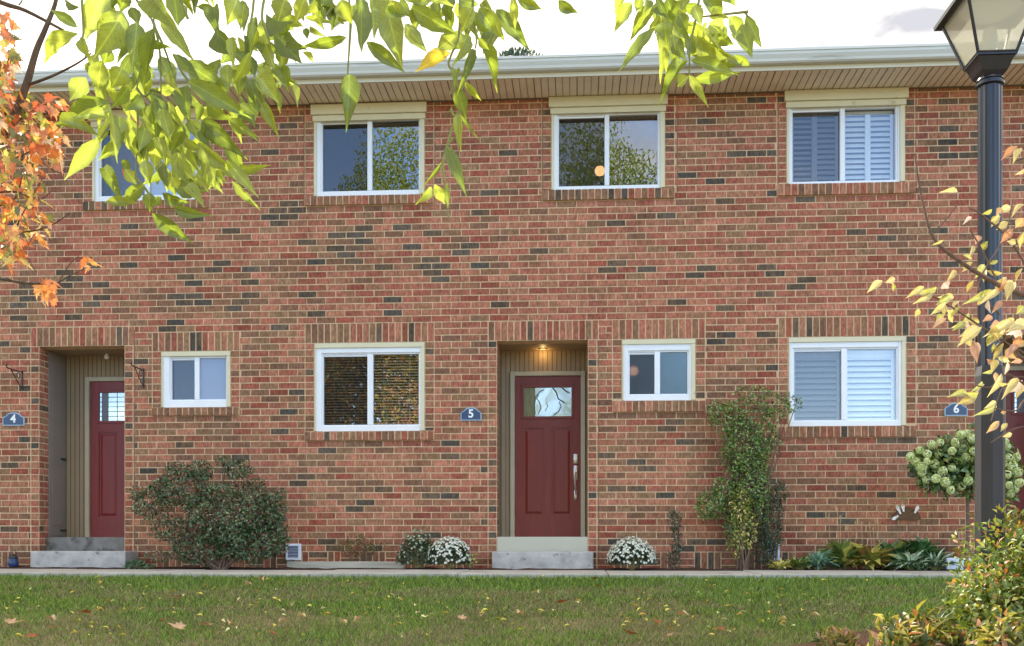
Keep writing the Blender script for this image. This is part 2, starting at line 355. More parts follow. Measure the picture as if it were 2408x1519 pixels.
# mulched bed at the front right following the slope
def bed_edge(y):   # x of left edge of the mulch bed at depth y
    pts = [(-2.6, 3.9), (-3.3, 3.1), (-4.2, 2.25), (-4.9, 1.45), (-5.6, 1.0), (-8, 0.5), (-10, .4)]
    if y > pts[0][0]: return 99
    for (ya, xa), (yb, xb) in zip(pts, pts[1:]):
        if y >= yb: return xa + (xb - xa) * (ya - y) / (ya - yb)
    return pts[-1][1]
g = MB(); yy = np.linspace(-2.61, -9.9, 40)
for a, b in zip(yy, yy[1:]):
    xa, xb = bed_edge(a) + .12 * mnoise.noise(Vector((0, a * 3, 0))), bed_edge(b) + .12 * mnoise.noise(Vector((0, b * 3, 0)))
    g.quad((xa, a, G(a) + .008), (7.5, a, G(a) + .008), (7.5, b, G(b) + .008), (xb, b, G(b) + .008))
tag(g.build('mulch_bed', M['mulch']), kind='structure')

# ------------------------------------------------------------------ HOUSE
HX0, HX1, HD = -12.5, 9.5, 9.0
ZT = WZ(235, 0, 1150)          # top of brick wall (meets soffit)
house = empty('row_house', (-1, 0, 0), 'two storey red brick row house with three red front doors', 'house')
def RX(u, Y=0): return WX(u, Y)
def rz(v, u, Y=0): return W(u, v, Y).z
PH, PL, J = .0783, .2315, .0120
zbase = rz(800, 1275) % PH        # course grid through the underside of the door lintels
def snap(z): return round((z - zbase) / PH) * PH + zbase
windows = [ # name, outer u0,u1,v0,v1 ; glass L u0,u1, R u0,u1, v0,v1 ; sill v1 ; type
    dict(k='w1', o=(217, 473, 279, 472), gl=(240, 343), gr=(354, 461), gv=(300, 461), up=1),
    dict(k='w2', o=(738, 998, 265, 460), gl=(760, 865), gr=(876, 985), gv=(287, 450), up=1),
    dict(k='w3', o=(1296, 1563, 247, 445), gl=(1314, 1421), gr=(1432, 1545), gv=(273, 438), up=1),
    dict(k='w4', o=(1849, 2127, 232, 431), gl=(1862, 1973), gr=(1984, 2103), gv=(258, 427), up=1),
    dict(k='s1', o=(379, 542, 818, 958), gl=(406, 460), gr=(471, 533), gv=(843, 940), up=0),
    dict(k='b1', o=(738.5, 998.6, 811, 1014), gl=(762, 865), gr=(878, 985), gv=(834, 999), up=0),
    dict(k='s2', o=(1462, 1635, 799, 942), gl=(1480, 1538), gr=(1551, 1615), gv=(829, 927), up=0),
    dict(k='b2', o=(1853, 2130, 794, 1002), gl=(1866, 1976), gr=(1989, 2105), gv=(822, 988), up=0)]
doors = [dict(n=4, u=(92, 293), top=819), dict(n=5, u=(1168, 1382), top=800), dict(n=6, u=(2292, 2515), top=786)]
holes = []; specials = []     # holes in the running bond
openings = []                 # real openings (through the mortar)
JW = .112
for w in windows:
    uc = (w['o'][0] + w['o'][1]) / 2
    x0, x1 = RX(w['o'][0]), RX(w['o'][1]); z1, z0 = rz(w['o'][2], uc), rz(w['o'][3], uc)
    if not w['up']: z1 = snap(z1)
    w['w'] = (x0, x1, z0, z1)
    openings.append((x0, x1, z0, z1))
    xs0, xs1 = x0 - JW, x1 + JW
    top = ZT + .02 if w['up'] else z1 + 3 * PH
    zs = snap(z0 - .112)
    holes.append((xs0, xs1, zs, top))
    w['sill'] = (xs0, xs1, zs, z0)
    specials.append(('stack', xs0, x0, z0, z1 if not w['up'] else ZT))
    specials.append(('stack', x1, xs1, z0, z1 if not w['up'] else ZT))
    if w['up']: specials.append(('stack', x0, x1, z1, ZT))
    else: specials.append(('soldier', xs0, xs1, z1, top))
for d in doors:
    uc = sum(d['u']) / 2; x0, x1 = RX(d['u'][0]), RX(d['u'][1]); zt = snap(rz(d['top'], uc))
    d['w'] = (x0, x1, zt); openings.append((x0, x1, -.2, zt))
    holes.append((x0 - .105, x1 + .105, -.3, zt)); holes.append((x0 - .105, x1 + .125, zt, zt + 3 * PH))
    specials.append(('stack', x0 - .105, x0, -.02, zt)); specials.append(('stack', x1, x1 + .105, -.02, zt))
    specials.append(('soldier', x0 - .105, x1 + .125, zt, zt + 3 * PH))
ZB = snap(rz(1299, 1250))
def nz(x, z, s, seed): return mnoise.noise(Vector((x * s, z * s, seed)))
RED = [srgb(170, 98, 74), srgb(178, 106, 80), srgb(164, 90, 68), srgb(182, 114, 86)]
CRIM = [srgb(160, 82, 60), srgb(154, 78, 58)]
ORG = [srgb(180, 116, 86), srgb(172, 110, 80), srgb(164, 110, 80)]
BRN = [srgb(146, 100, 72), srgb(134, 94, 70), srgb(152, 112, 80)]
DRK = [srgb(98, 86, 74), srgb(82, 76, 68), srgb(108, 88, 70), srgb(92, 78, 64)]
BK = .97
DB = []
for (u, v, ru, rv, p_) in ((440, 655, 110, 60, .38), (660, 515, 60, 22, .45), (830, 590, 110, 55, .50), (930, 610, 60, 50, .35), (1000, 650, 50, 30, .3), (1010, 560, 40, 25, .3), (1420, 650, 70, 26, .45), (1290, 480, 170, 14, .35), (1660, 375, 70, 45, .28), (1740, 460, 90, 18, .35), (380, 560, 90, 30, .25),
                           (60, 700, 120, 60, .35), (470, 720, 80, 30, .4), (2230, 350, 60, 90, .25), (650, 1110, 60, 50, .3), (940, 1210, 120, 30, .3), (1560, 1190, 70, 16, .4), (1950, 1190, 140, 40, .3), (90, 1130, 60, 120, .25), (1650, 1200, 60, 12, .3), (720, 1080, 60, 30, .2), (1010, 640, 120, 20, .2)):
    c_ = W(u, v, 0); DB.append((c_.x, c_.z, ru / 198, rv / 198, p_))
def brickcol(x, z, sol=False):
    mid = max(0, 1 - abs(z - 3.2) / .75); left = 1 if x < -3.9 else max(0, 1 - (x + 3.9) / 1.5)
    n = nz(x, z * 2.2, .55, 3); n2 = nz(x, z * 2.5, 1.1, 9)
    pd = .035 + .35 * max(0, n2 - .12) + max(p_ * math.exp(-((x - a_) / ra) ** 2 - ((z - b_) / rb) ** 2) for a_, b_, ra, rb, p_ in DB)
    pb = .20 + .25 * n + .14 * left - .16 * mid * (1 - left)
    pc = .05 + .15 * nz(x, z * 1.7, 1.3, 20)
    po = .20 - .08 * mid * (1 - left) + .10 * (z < 2.6)
    if sol: pb += .12; pd += .02
    r = random.random()
    if r < pd: c = random.choice(DRK)
    elif r < pd + pb: c = random.choice(BRN)
    elif r < pd + pb + pc: c = random.choice(CRIM)
    elif r < pd + pb + pc + po: c = random.choice(ORG)
    else: c = random.choice(RED)
    k = random.uniform(.86, 1.12) * BK
    g_ = (c[0] + c[1] + c[2]) / 3; t_ = .10
    return ((c[0] * (1 - t_) + g_ * t_) * k, (c[1] * (1 - t_) + g_ * t_) * k, (c[2] * (1 - t_) + g_ * t_) * k, 1)
def brick(mb, org, a, up, nr, s0, s1, t0, t1, col, out=.004):
    if s1 - s0 < .012 or t1 - t0 < .015: return
    o = out + random.uniform(-.0015, .0015); e = .002
    P = lambda s, t, n: tuple(org + a * s + up * t + nr * n)
    mb.cc = col; w_ = .0035 * mnoise.noise(Vector((s0 * .9, t0 * 3, 5.5))); t0 += w_ + random.uniform(-.0008, .0008); t1 += w_ + random.uniform(-.0008, .0008); s0 += random.uniform(-.0014, .0014); s1 += random.uniform(-.0014, .0014)
    b0 = len(mb.v)
    mb.v += [P(s0, t0, 0), P(s1, t0, 0), P(s1, t1, 0), P(s0, t1, 0), P(s0 + e, t0 + e, o), P(s1 - e, t0 + e, o), P(s1 - e, t1 - e, o), P(s0 + e, t1 - e, o)]
    mb.c += [col] * 8
    for q in ((4, 5, 6, 7), (0, 1, 5, 4), (1, 2, 6, 5), (2, 3, 7, 6), (3, 0, 4, 7)):
        mb.f.append(tuple(b0 + i for i in q)); mb.m.append(1)
def field(mb, org, a, up, nr, s0, s1, t0, t1, holes=(), kind='run', t_g=None):
    h = J / 2
    if kind == 'run':
        k0 = math.floor((t0 - zbase) / PH); k1 = math.ceil((t1 - zbase) / PH)
        for k in range(k0, k1):
            za, zb = max(t0, k * PH + zbase), min(t1, (k + 1) * PH + zbase)
            off = (k % 2) * PL / 2 + .01 * math.sin(k * 2.3)
            i0 = math.floor((s0 - off) / PL); i1 = math.ceil((s1 - off) / PL)
            for i in range(i0, i1):
                segs = [(max(s0, i * PL + off), min(s1, (i + 1) * PL + off))]
                for (hx0, hx1, hz0, hz1) in holes:
                    if hz1 <= za + .012 or hz0 >= zb - .012: continue
                    ns = []
                    for (p, q) in segs:
                        if q <= hx0 or p >= hx1: ns.append((p, q)); continue
                        if p < hx0: ns.append((p, hx0))
                        if q > hx1: ns.append((hx1, q))
                    segs = ns
                c = brickcol(i * PL, k * PH)
                for p, q in segs: brick(mb, org, a, up, nr, p + h, q - h, za + h, zb - h, c)
    elif kind == 'stack':
        k0 = math.floor((t0 - zbase) / PH); k1 = math.ceil((t1 - zbase) / PH)
        for k in range(k0, k1):
            za, zb = max(t0, k * PH + zbase), min(t1, (k + 1) * PH + zbase)
            n = max(1, round((s1 - s0) / .115)) if s1 - s0 < .3 else max(1, round((s1 - s0) / PL)); d = (s1 - s0) / n
            for i in range(n): brick(mb, org, a, up, nr, s0 + i * d + h, s0 + (i + 1) * d - h, za + h, zb - h, brickcol(s0 + 5 * i + k, k * PH))
    elif kind == 'soldier':
        n = max(1, round((s1 - s0) / .0775)); d = (s1 - s0) / n; k = 1.15
        for i in range(n): brick(mb, org, a, up, nr, s0 + i * d + h * k, s0 + (i + 1) * d - h * k, t0 + h, t1 - h, brickcol(s0 + i * d, t0, True))
O = Vector((0, 0, 0)); AX = Vector((1, 0, 0)); AZ = Vector((0, 0, 1)); NF = Vector((0, -1, 0))
wall = MB(); wall.cc = (1, 1, 1, 1)
# mortar sheet with the openings left out
xs = sorted(set([HX0, HX1] + [o[0] for o in openings] + [o[1] for o in openings]))
zs = sorted(set([-.2, ZT + .05] + [o[2] for o in openings] + [o[3] for o in openings]))
for i in range(len(xs) - 1):
    for j in range(len(zs) - 1):
        cx, cz = (xs[i] + xs[i + 1]) / 2, (zs[j] + zs[j + 1]) / 2
        if any(o[0] < cx < o[1] and o[2] < cz < o[3] for o in openings): continue
        wall.quad((xs[i], 0, zs[j]), (xs[i + 1], 0, zs[j]), (xs[i + 1], 0, zs[j + 1]), (xs[i], 0, zs[j + 1]))
# window reveals of plain brick-coloured mortar, door reveals bricked
for w in windows:
    x0, x1, z0, z1 = w['w']
    for q in (((x0, 0, z0), (x0, .2, z0), (x0, .2, z1), (x0, 0, z1)), ((x1, 0, z0), (x1, .2, z0), (x1, .2, z1), (x1, 0, z1)),
              ((x0, 0, z1), (x1, 0, z1), (x1, .2, z1), (x0, .2, z1)), ((x0, 0, z0), (x1, 0, z0), (x1, .2, z0), (x0, .2, z0))): wall.quad(*q)
allholes = holes + [(HX0, HX1, -.3, ZB)]
field(wall, O, AX, AZ, NF, HX0, HX1, ZB, ZT, holes)
for kd, x0, x1, z0, z1 in specials: field(wall, O, AX, AZ, NF, x0, x1, z0, z1, kind=kd)
# base band: alternating groups of upright and stacked bricks
x = HX0; k = 0
dh = [(d['w'][0] - .105, d['w'][1] + .105) for d in doors]
while x < HX1:
    if k % 2: wd = .0775 * random.choice((2, 3, 4)); kd = 'soldier'
    else: wd = .235; kd = 'base'
    x1 = x + wd
    hit = [(a, b) for a, b in dh if x1 > a and x < b]; xn = x1
    if hit:
        a, b = hit[0]
        if x < a - .03: x1 = a
        elif x1 > b + .03: x = b
        else: x = xn; k += 1; continue
    if True:
        if kd == 'soldier': field(wall, O, AX, AZ, NF, x, x1, ZB - 3 * PH, ZB, kind='soldier')
        else:
            for q in range(3): brick(wall, O, AX, AZ, NF, x + J / 2, x1 - J / 2, ZB - (q + 1) * PH + J / 2, ZB - q * PH - J / 2, brickcol(x, q))
    x = xn; k += 1
# projecting rowlock sills
for w in windows:
    x0, x1, z0, z1 = w['sill']
    wall.cc = (1, 1, 1, 1); wall.cm = 0
    z1 -= .004
    wall.box(x0 + .004, x1 - .004, -.030, .06, z0 + .006, z1 - .002)
    n = round((x1 - x0) / .0775); d = (x1 - x0) / n
    for i in range(n):
        brick(wall, Vector((0, -.030, 0)), AX, AZ, NF, x0 + i * d + J * .55, x0 + (i + 1) * d - J * .55, z0 + .001, z1, brickcol(x0 + i * d, z0, True), .005)
# door recess reveals
RB = .22
for d in doors:
    x0, x1, zt = d['w']
    wall.cc = (1, 1, 1, 1); wall.cm = 0
    wall.quad((x0, 0, -.2), (x0, RB, -.2), (x0, RB, zt), (x0, 0, zt)); wall.quad((x1, 0, -.2), (x1, RB, -.2), (x1, RB, zt), (x1, 0, zt))
    wall.quad((x0, 0, zt), (x1, 0, zt), (x1, RB, zt), (x0, RB, zt))
    field(wall, Vector((x0, 0, 0)), Vector((0, 1, 0)), AZ, Vector((1, 0, 0)), -.004, RB, .2, zt, kind='run')
    field(wall, Vector((x1, 0, 0)), Vector((0, 1, 0)), AZ, Vector((-1, 0, 0)), -.004, RB, .2, zt, kind='run')
# side and rear walls
wall.cc = (.22, .1, .07, 1); wall.cm = 1
for q in (((HX0, 0, -.2), (HX0, HD, -.2), (HX0, HD, ZT + .05), (HX0, 0, ZT + .05)), ((HX1, 0, -.2), (HX1, HD, -.2), (HX1, HD, ZT + .05), (HX1, 0, ZT + .05)), ((HX0, HD, -.2), (HX1, HD, -.2), (HX1, HD, ZT + .05), (HX0, HD, ZT + .05))): wall.quad(*q)
me = bpy.data.meshes.new('wall'); me.from_pydata(wall.v, [], wall.f); me.materials.append(M['mortar']); me.materials.append(M['brick'])
me.polygons.foreach_set('material_index', wall.m)
a = me.color_attributes.new('Col', 'FLOAT_COLOR', 'POINT'); a.data.foreach_set('color', np.array(wall.c, dtype=np.float32).ravel()); me.update()
link('wall', me, house)
# vertical control joints
sealant = principled('joint_sealant', srgb(120, 96, 76), .9)
for u, v0, v1 in ((316, 775, 1312), (1407, 800, 1320), (1829, 215, 455), (715, 245, 482), (1022, 245, 482), (1275, 238, 466), (1592, 235, 466)):
    jt = MB(); x = RX(u); jt.box(x - .005, x + .005, -.0035, .002, rz(v1, u), min(ZT, rz(v0, u))); jt.build('control_joint', sealant, house)
# interior: rooms behind the windows
it = MB()
zf = rz(640, 1204)
it.quad((HX0, 3.2, .3), (HX1, 3.2, .3), (HX1, 3.2, ZT), (HX0, 3.2, ZT))
for z in (.3, zf - .12, zf + .12, ZT + .03): it.quad((HX0, .21, z), (HX1, .21, z), (HX1, 3.2, z), (HX0, 3.2, z))
for x in (-6.9, -4.15, -1.4, -.95, 2.6, 2.1):
    it.quad((x, .75, .3), (x, 3.2, .3), (x, 3.2, ZT), (x, .75, ZT))
it.build('interior_wall', M['interior'], house)
# soffit, fascia, gutter, roof
OV = .55
sf = MB()
sf.box(HX0 - .3, HX1 + .3, -OV, .0, ZT + .002, ZT + .02)
sf.cm = 1
x = HX0 - .3; i = 0
while x < HX1 + .3:
    wdt = .0045 if i % 3 else .0085
    sf.box(x, x + wdt, -OV + .006, -.009, ZT - .003, ZT + .001); x += .082; i += 1
x = HX0
while x < HX1:      # shadow-line channel at the wall
    x += 1
sf.box(HX0, HX1, -.022, -.008, ZT - .012, ZT + .001)
sf.build('soffit', [M['soffit'], M['soffit_dark']], house)
fa = MB()
fa.box(HX0 - .3, HX1 + .3, -OV - .02, -OV, ZT - .006, ZT + .16); fa.box(HX0 - .3, HX1 + .3, -OV - .034, -OV - .020, ZT - .012, ZT + .008)
fa.build('fascia', M['fascia'], house)
gu = MB()
gp = [(-OV - .022, .045), (-OV - .085, .045), (-OV - .105, .06), (-OV - .112, .085), (-OV - .135, .125), (-OV - .138, .155), (-OV - .150, .155), (-OV - .150, .182), (-OV - .135, .185), (-OV - .130, .170), (-OV - .022, .170)]
L0, L1 = HX0 - .3, HX1 + .3
n = len(gp)
gu.poly([(L0, y, ZT + z) for y, z in gp]); gu.poly([(L1, y, ZT + z) for y, z in gp][::-1])
for i in range(n):
    a, b = gp[i], gp[(i + 1) % n]
    gu.quad((L0, a[0], ZT + a[1]), (L1, a[0], ZT + a[1]), (L1, b[0], ZT + b[1]), (L0, b[0], ZT + b[1]))
gu.build('gutter', M['gutter'], house)
rf = MB(); ry0, rz0 = -OV - .05, ZT + .185; rm = (HD + 0) / 2; pit = .26
rf.poly([(HX0 - .35, ry0, rz0), (HX1 + .35, ry0, rz0), (HX1 + .35, rm, rz0 + (rm - ry0) * pit), (HX0 - .35, rm, rz0 + (rm - ry0) * pit)])
rf.poly([(HX0 - .35, HD + .5, rz0), (HX1 + .35, HD + .5, rz0), (HX1 + .35, rm, rz0 + (rm - ry0) * pit), (HX0 - .35, rm, rz0 + (rm - ry0) * pit)])
for x in (HX0 - .35, HX1 + .35): rf.poly([(x, ry0, rz0), (x, HD + .5, rz0), (x, rm, rz0 + (rm - ry0) * pit)])
roof = rf.build('roof', M['shingle'], house)
vp = MB(); p = W(1668, 118, 1.6); vp.lathe((p.x, 1.6, p.z - .35), [(.05, 0), (.05, .33), (.065, .34), (.065, .40)], 12); vp.build('vent_pipe', M['black'], roof)

# ---- windows
def frame_box(mb, x0, x1, z0, z1, t, y0, y1, bev=0):
    mb.box(x0, x0 + t, y0, y1, z0, z1, bev); mb.box(x1 - t, x1, y0, y1, z0, z1, bev)
    mb.box(x0 + t, x1 - t, y0 + .001, y1, z0, z0 + t, bev); mb.box(x0 + t, x1 - t, y0 + .001, y1, z1 - t, z1, bev)
wlabels = {}
for w in windows:
    x0, x1, z0, z1 = w['w']; uc = (w['o'][0] + w['o'][1]) / 2; YG = .06
    gl = (RX(w['gl'][0], YG), RX(w['gl'][1], YG)); gr = (RX(w['gr'][0], YG), RX(w['gr'][1], YG))
    gz1, gz0 = rz(w['gv'][0], uc, YG), rz(w['gv'][1], uc, YG)
    f = MB()
    # outer vinyl frame ring up to glass edges (mullion between)
    f.box(x0 + .004, gl[0] - .02, .012, .09, z0 + .004, z1 - .004, .004); f.box(gr[1] + .02, x1 - .004, .012, .09, z0 + .004, z1 - .004, .004)
    f.box(gl[0] - .02, gr[1] + .02, .014, .09, z0 + .004, gz0 - .012, .004); f.box(gl[0] - .02, gr[1] + .02, .014, .09, gz1 + .018, z1 - .004, .004)
    # raised inner bead
    f.box(gl[0] - .022, gl[0] - .001, .030, .085, gz0 - .014, gz1 + .02, .003); f.box(gr[1] + .001, gr[1] + .022, .030, .085, gz0 - .014, gz1 + .02, .003)
    f.box(gl[0] - .001, gr[1] + .001, .030, .085, gz0 - .014, gz0, .003); f.box(gl[0] - .001, gr[1] + .001, .034, .085, gz1, gz1 + .02, .003)
    mx = (gl[1], gr[0])
    f.box(mx[0], mx[1], .022, .08, gz0, gz1, .004)
    # left sliding sash sits a bit further in
    f.box(gl[0] - .001, mx[0], .046, .075, gz1 - .022, gz1, .002)
    wo = f.build('window', M['vinyl'], house)
    ct = MB()
    if w['up']:
        ct.box(x0 - .03, x1 + .03, -.055, .05, z1 - .025, z1 + .095, .006); ct.box(x0 - .012, x1 + .012, -.025, .012, z1 - .095, z1 - .027, .004)
        ct.box(x1 - .055, x1 - .002, -.008, .011, z0 + .01, z1 - .096, .003)
        ct.box(x0 + .002, x0 + .03, -.006, .011, z0 + .01, z1 - .096, .003)
    else:
        ct.box(x0 + .003, x1 - .003, -.004, .011, z1 - .06, z1 - .003, .003); ct.box(x1 - .05, x1 - .003, -.003, .011, z0 + .008, z1 - .062, .003)
        ct.box(x0 + .003, x0 + .02, -.003, .011, z0 + .008, z1 - .062, .003)
    ct.build('window_trim', M['cream'], wo)
    k = w['k']
    lm = M['screen_glass']; rm_ = M['glass_dark']
    if k in ('w4', 'b2'): lm, rm_ = M['shutter_screen'], M['shutter_glass']
    if k == 's1': lm, rm_ = M['frost_dark'], M['frost_blue']
    if k == 's2': lm, rm_ = M['frost_warm'], M['frost_teal']
    for (a, b), mt, yy in ((gl, lm, YG + .002), (gr, rm_, YG - .006)):
        q = MB(); q.box(a, b, yy, yy + .004, gz0, gz1); q.build('pane', mt, wo)
    if k == 'b1':
        bl = MB(); z = gz1 - .01; n = 0
        while z > gz0:
            for (a, b) in (gl, gr):
                bl.poly([(a, .085, z - .004), (b, .085, z - .004), (b, .105, z + .012), (a, .105, z + .012)])
            z -= .034; n += 1
        for xx in (gl[0] + .12, gl[1] - .12, gr[0] + .12, gr[1] - .12): bl.box(xx, xx + .004, .080, .082, gz0, gz1)
        bl.build('venetian_blind', M['blind'], wo)
    if k in ('w4', 'b2'):
        sh = MB(); ya = .12
        parts = [(gl[0], (gl[0] + gl[1]) / 2), ((gl[0] + gl[1]) / 2, gl[1]), (gr[0], (gr[0] + gr[1]) / 2), ((gr[0] + gr[1]) / 2, gr[1])] if k == 'w4' else [(gl[0], gl[1]), (gr[0], gr[1])]
        for i, (a, b) in enumerate(parts):
            st = .03
            frame_box(sh, a, b, gz0, gz1, st, ya, ya + .025)
            if k == 'b2': sh.box(a + st, b - st, ya + .002, ya + .025, gz1 - .085, gz1 - st)
            z = gz0 + st + .02; op = .55 if (k == 'w4' and i == 0) else .12
            while z < gz1 - st - (.07 if k == 'b2' else 0):
                hh = .058
                sh.poly([(a + st, ya - .005 + .045 * op, z), (b - st, ya - .005 + .045 * op, z), (b - st, ya + .02 + .02, z + hh * (1 - op * .6)), (a + st, ya + .02 + .02, z + hh * (1 - op * .6))])
                z += .0665 if k == 'b2' else .062
        sh.build('shutter', M['shutter'], wo)
    if k == 'w1':
        q = MB(); q.box(gl[0], gr[1], .3, .31, gz0, gz1); q.build('curtain', M['shutter'], wo)

# ---- lamps inside
lamp = empty('globe_lamp', W(1410, 400, 1.1), 'glowing orange globe lamp inside the middle upper window', 'lamp')
p = W(1410, 402, 1.1); b = MB()
b.lathe((p.x, p.y, p.z - .062), [(.01, 0), (.045, .012), (.062, .04), (.066, .062), (.062, .085), (.045, .112), (.01, .124)], 20); b.build('shade', M['lamp_glow'], lamp, True)
b = MB(); b.tube([(p.x, p.y, p.z + .06), (p.x, p.y, ZT)], .005); b.build('cord', M['black'], lamp)
lamp = empty('globe_lamp', W(1487, 872, .5), 'blurred warm globe lamp inside the small window beside door 5', 'lamp')
p = W(1489, 872, .5); b = MB(); b.lathe((p.x, p.y, p.z - .055), [(.01, 0), (.04, .012), (.055, .04), (.055, .07), (.04, .1), (.01, .11)], 20); b.build('shade', M['lamp_dim'], lamp, True)
b = MB(); b.tube([(p.x, p.y, p.z + .054), (p.x, p.y, zf - .13)], .005); b.build('cord', M['black'], lamp)

# ---- door recesses
YD = .66; FL = .372
def recess(d, red, dn):
    x0, x1, zt = d['w']
    sd = MB(); zc = zt - .0
    # back wall boards around the door
    if dn == 4: dx0, dx1 = RX(212, YD), RX(212, YD) + .82; dz1, dz0 = rz(897, 250, YD), rz(1268, 250, YD)
    elif dn == 5: dx0, dx1 = RX(1210, YD), RX(1365, YD); dz1, dz0 = rz(884, 1287, YD), rz(1265, 1287, YD)
    else: dx0 = RX(2362, YD); dx1 = dx0 + .82; dz1, dz0 = rz(872, 2380, YD), rz(1265, 2380, YD)
    d['d'] = (dx0, dx1, dz0, dz1)
    bx1 = max(x1, dx1 + .06)
    sd.box(x0 - .02, dx0 - .06, YD, YD + .03, .18, zt); sd.box(dx1 + .06, bx1 + .3, YD, YD + .03, .18, zt); sd.box(dx0 - .06, dx1 + .06, YD, YD + .03, dz1 + .06, zt)
    sd.box(bx1 + .002, bx1 + .03, RB, YD, .18, zt)
    sd.box(x0 - .02, bx1 + .3, RB, YD, zt - .002, zt + .05)            # ceiling
    if dn == 5: sd.box(x0 - .03, x0 + .001, RB, YD, .18, zt)
    sd.cm = 1
    x = x0
    while x < bx1:
        zlo = dz1 + .061 if dx0 - .06 < x < dx1 + .06 else .19
        sd.box(x, x + .006, YD - .002, YD + .001, zlo, zt - .003); x += .058
    if dn == 5:
        y = RB + .04
        while y < YD: sd.box(x0 + .001, x0 + .0025, y, y + .006, .19, zt - .004); y += .058
    sd.build('recess_siding', [M['siding'], M['siding_dark']], house)
    if dn == 4:     # grey storage door in the left side of the recess
        cd = MB(); xx = x0 - .001
        cd.box(xx - .03, xx, RB + .003, YD - .003, .2, zt - .004); cd.box(xx, xx + .008, RB + .02, YD - .05, FL + .02, rz(905, 130, .4), .003)
        for za, zb in ((FL + .15, 1.15), (1.28, rz(935, 130, .4))): cd.box(xx + .008, xx + .013, RB + .08, YD - .11, za, zb, .003)
        cdo = cd.build('storage_door', M['doorpanel'], house)
        for v in (1080, 1247):
            h = MB(); z = rz(v, 150, .6); h.box(xx + .008, xx + .02, YD - .16, YD - .02, z - .012, z + .012, .002); h.build('hinge', M['black'], cdo)
    fr = MB(); t = .055
    for (a, b_) in ((dx0 - t, dx0 - .002), (dx1 + .002, dx1 + t)): fr.box(a, b_, YD - .035, YD + .02, dz0 - .01, dz1 + t, .004)
    fr.box(dx0 - .002, dx1 + .002, YD - .034, YD + .02, dz1 + .002, dz1 + t, .004)
    fr.box(dx0 - .022, dx0, YD - .02, YD + .03, dz0 - .01, dz1 + .001, .003); fr.box(dx1, dx1 + .022, YD - .02, YD + .03, dz0 - .01, dz1 + .001, .003); fr.box(dx0, dx1, YD - .019, YD + .03, dz1, dz1 + .02)
    fr.build('door_frame', M['trim'], house)
    # door leaf with recessed panels built from stiles and rails
    Wd, Hd = dx1 - dx0, dz1 - dz0
    lx0, lx1 = dx0 + .135 * Wd + 0, dx0 + .865 * Wd; lz0, lz1 = dz1 - .25 * Hd, dz1 - .068 * Hd
    dl = MB(); yf, yb = YD + .005, YD + .05
    bev = .003
    dl.box(dx0 + .003, lx0, yf, yb, dz0 + .004, dz1 - .003, 0); dl.box(lx1, dx1 - .003, yf, yb, dz0 + .004, dz1 - .003, 0)
    dl.box(lx0, lx1, yf, yb, lz1, dz1 - .003); 
    pz0, pz1 = dz0 + .14 * Hd, dz0 + .68 * Hd; cxm = (dx0 + dx1) / 2; pw = .045
    dl.box(lx0, lx1, yf, yb, pz1, lz0); dl.box(lx0, lx1, yf, yb, dz0 + .004, pz0)
    dl.box(cxm - pw, cxm + pw, yf, yb, pz0, pz1)
    for a, b_ in ((lx0, cxm - pw), (cxm + pw, lx1)):
        dl.box(a, b_, yf + .014, yb, pz0, pz1)
        # sloped raised field
        e = .022; q = .05
        P = [(a + e, yf + .014, pz0 + e), (b_ - e, yf + .014, pz0 + e), (b_ - e, yf + .014, pz1 - e), (a + e, yf + .014, pz1 - e)]
        Q = [(a + q, yf + .003, pz0 + q), (b_ - q, yf + .003, pz0 + q), (b_ - q, yf + .003, pz1 - q), (a + q, yf + .003, pz1 - q)]
        dl.poly(Q)
        for i in range(4): dl.quad(P[i], P[(i + 1) % 4], Q[(i + 1) % 4], Q[i])
    # bead round the lite
    for (a, b_, c, e_) in ((lx0 - .03, lx0 + .004, lz0 - .03, lz1 + .03), (lx1 - .004, lx1 + .03, lz0 - .03, lz1 + .03)): dl.box(a, b_, yf - .012, yf + .004, c, e_, .004)
    dl.box(lx0 + .004, lx1 - .004, yf - .011, yf + .004, lz0 - .03, lz0 + .004, .004); dl.box(lx0 + .004, lx1 - .004, yf - .011, yf + .004, lz1 - .004, lz1 + .03, .004)
    do = dl.build('door', red, house)
    gq = MB(); gq.box(lx0, lx1, yf + .012, yf + .018, lz0, lz1); gq.build('door_window', M['lite'], do)
    cm = MB(); yc = yf + .009; wL, hL = lx1 - lx0, lz1 - lz0
    def cur(pts, r=.0035): cm.tube([(lx0 + p[0] * wL, yc, lz0 + p[1] * hL) for p in pts], r, 5)
    if dn == 5:
        cur([(.24, .1), (.22, .4), (.26, .7), (.34, .86), (.42, .92)], .007)
        cur([(.30, .08), (.36, .3), (.33, .5), (.27, .62), (.31, .75)], .006)
        cur([(.60, .98), (.68, .82), (.72, .6), (.80, .52), (.86, .46)], .008); cur([(.80, .97), (.90, .84), (.96, .80)], .007)
        cur([(.74, .5), (.78, .35), (.72, .16), (.62, .06)], .006); cur([(.45, .2), (.5, .36), (.46, .5)], .004)
        ol = MB(); ol.box(lx0, lx0 + .24 * wL, yf + .008, yf + .0115, lz0 + .003, lz1 - .003); ol.build('side_glass', M['lite_olive'], do)
    else:
        for i in range(1, 5): cur([(i / 5, 0), (i / 5, 1)])
        for j in range(1, 6): cur([(0, j / 6), (1, j / 6)])
        ol = MB(); ol.box(lx0 + .06 * wL, lx0 + .2 * wL, yf + .007, yf + .0085, lz0 + .003, lz1 - .003); ol.build('side_glass', M['lead'], do)
    cm.build('lead_came', M['lead'], do)
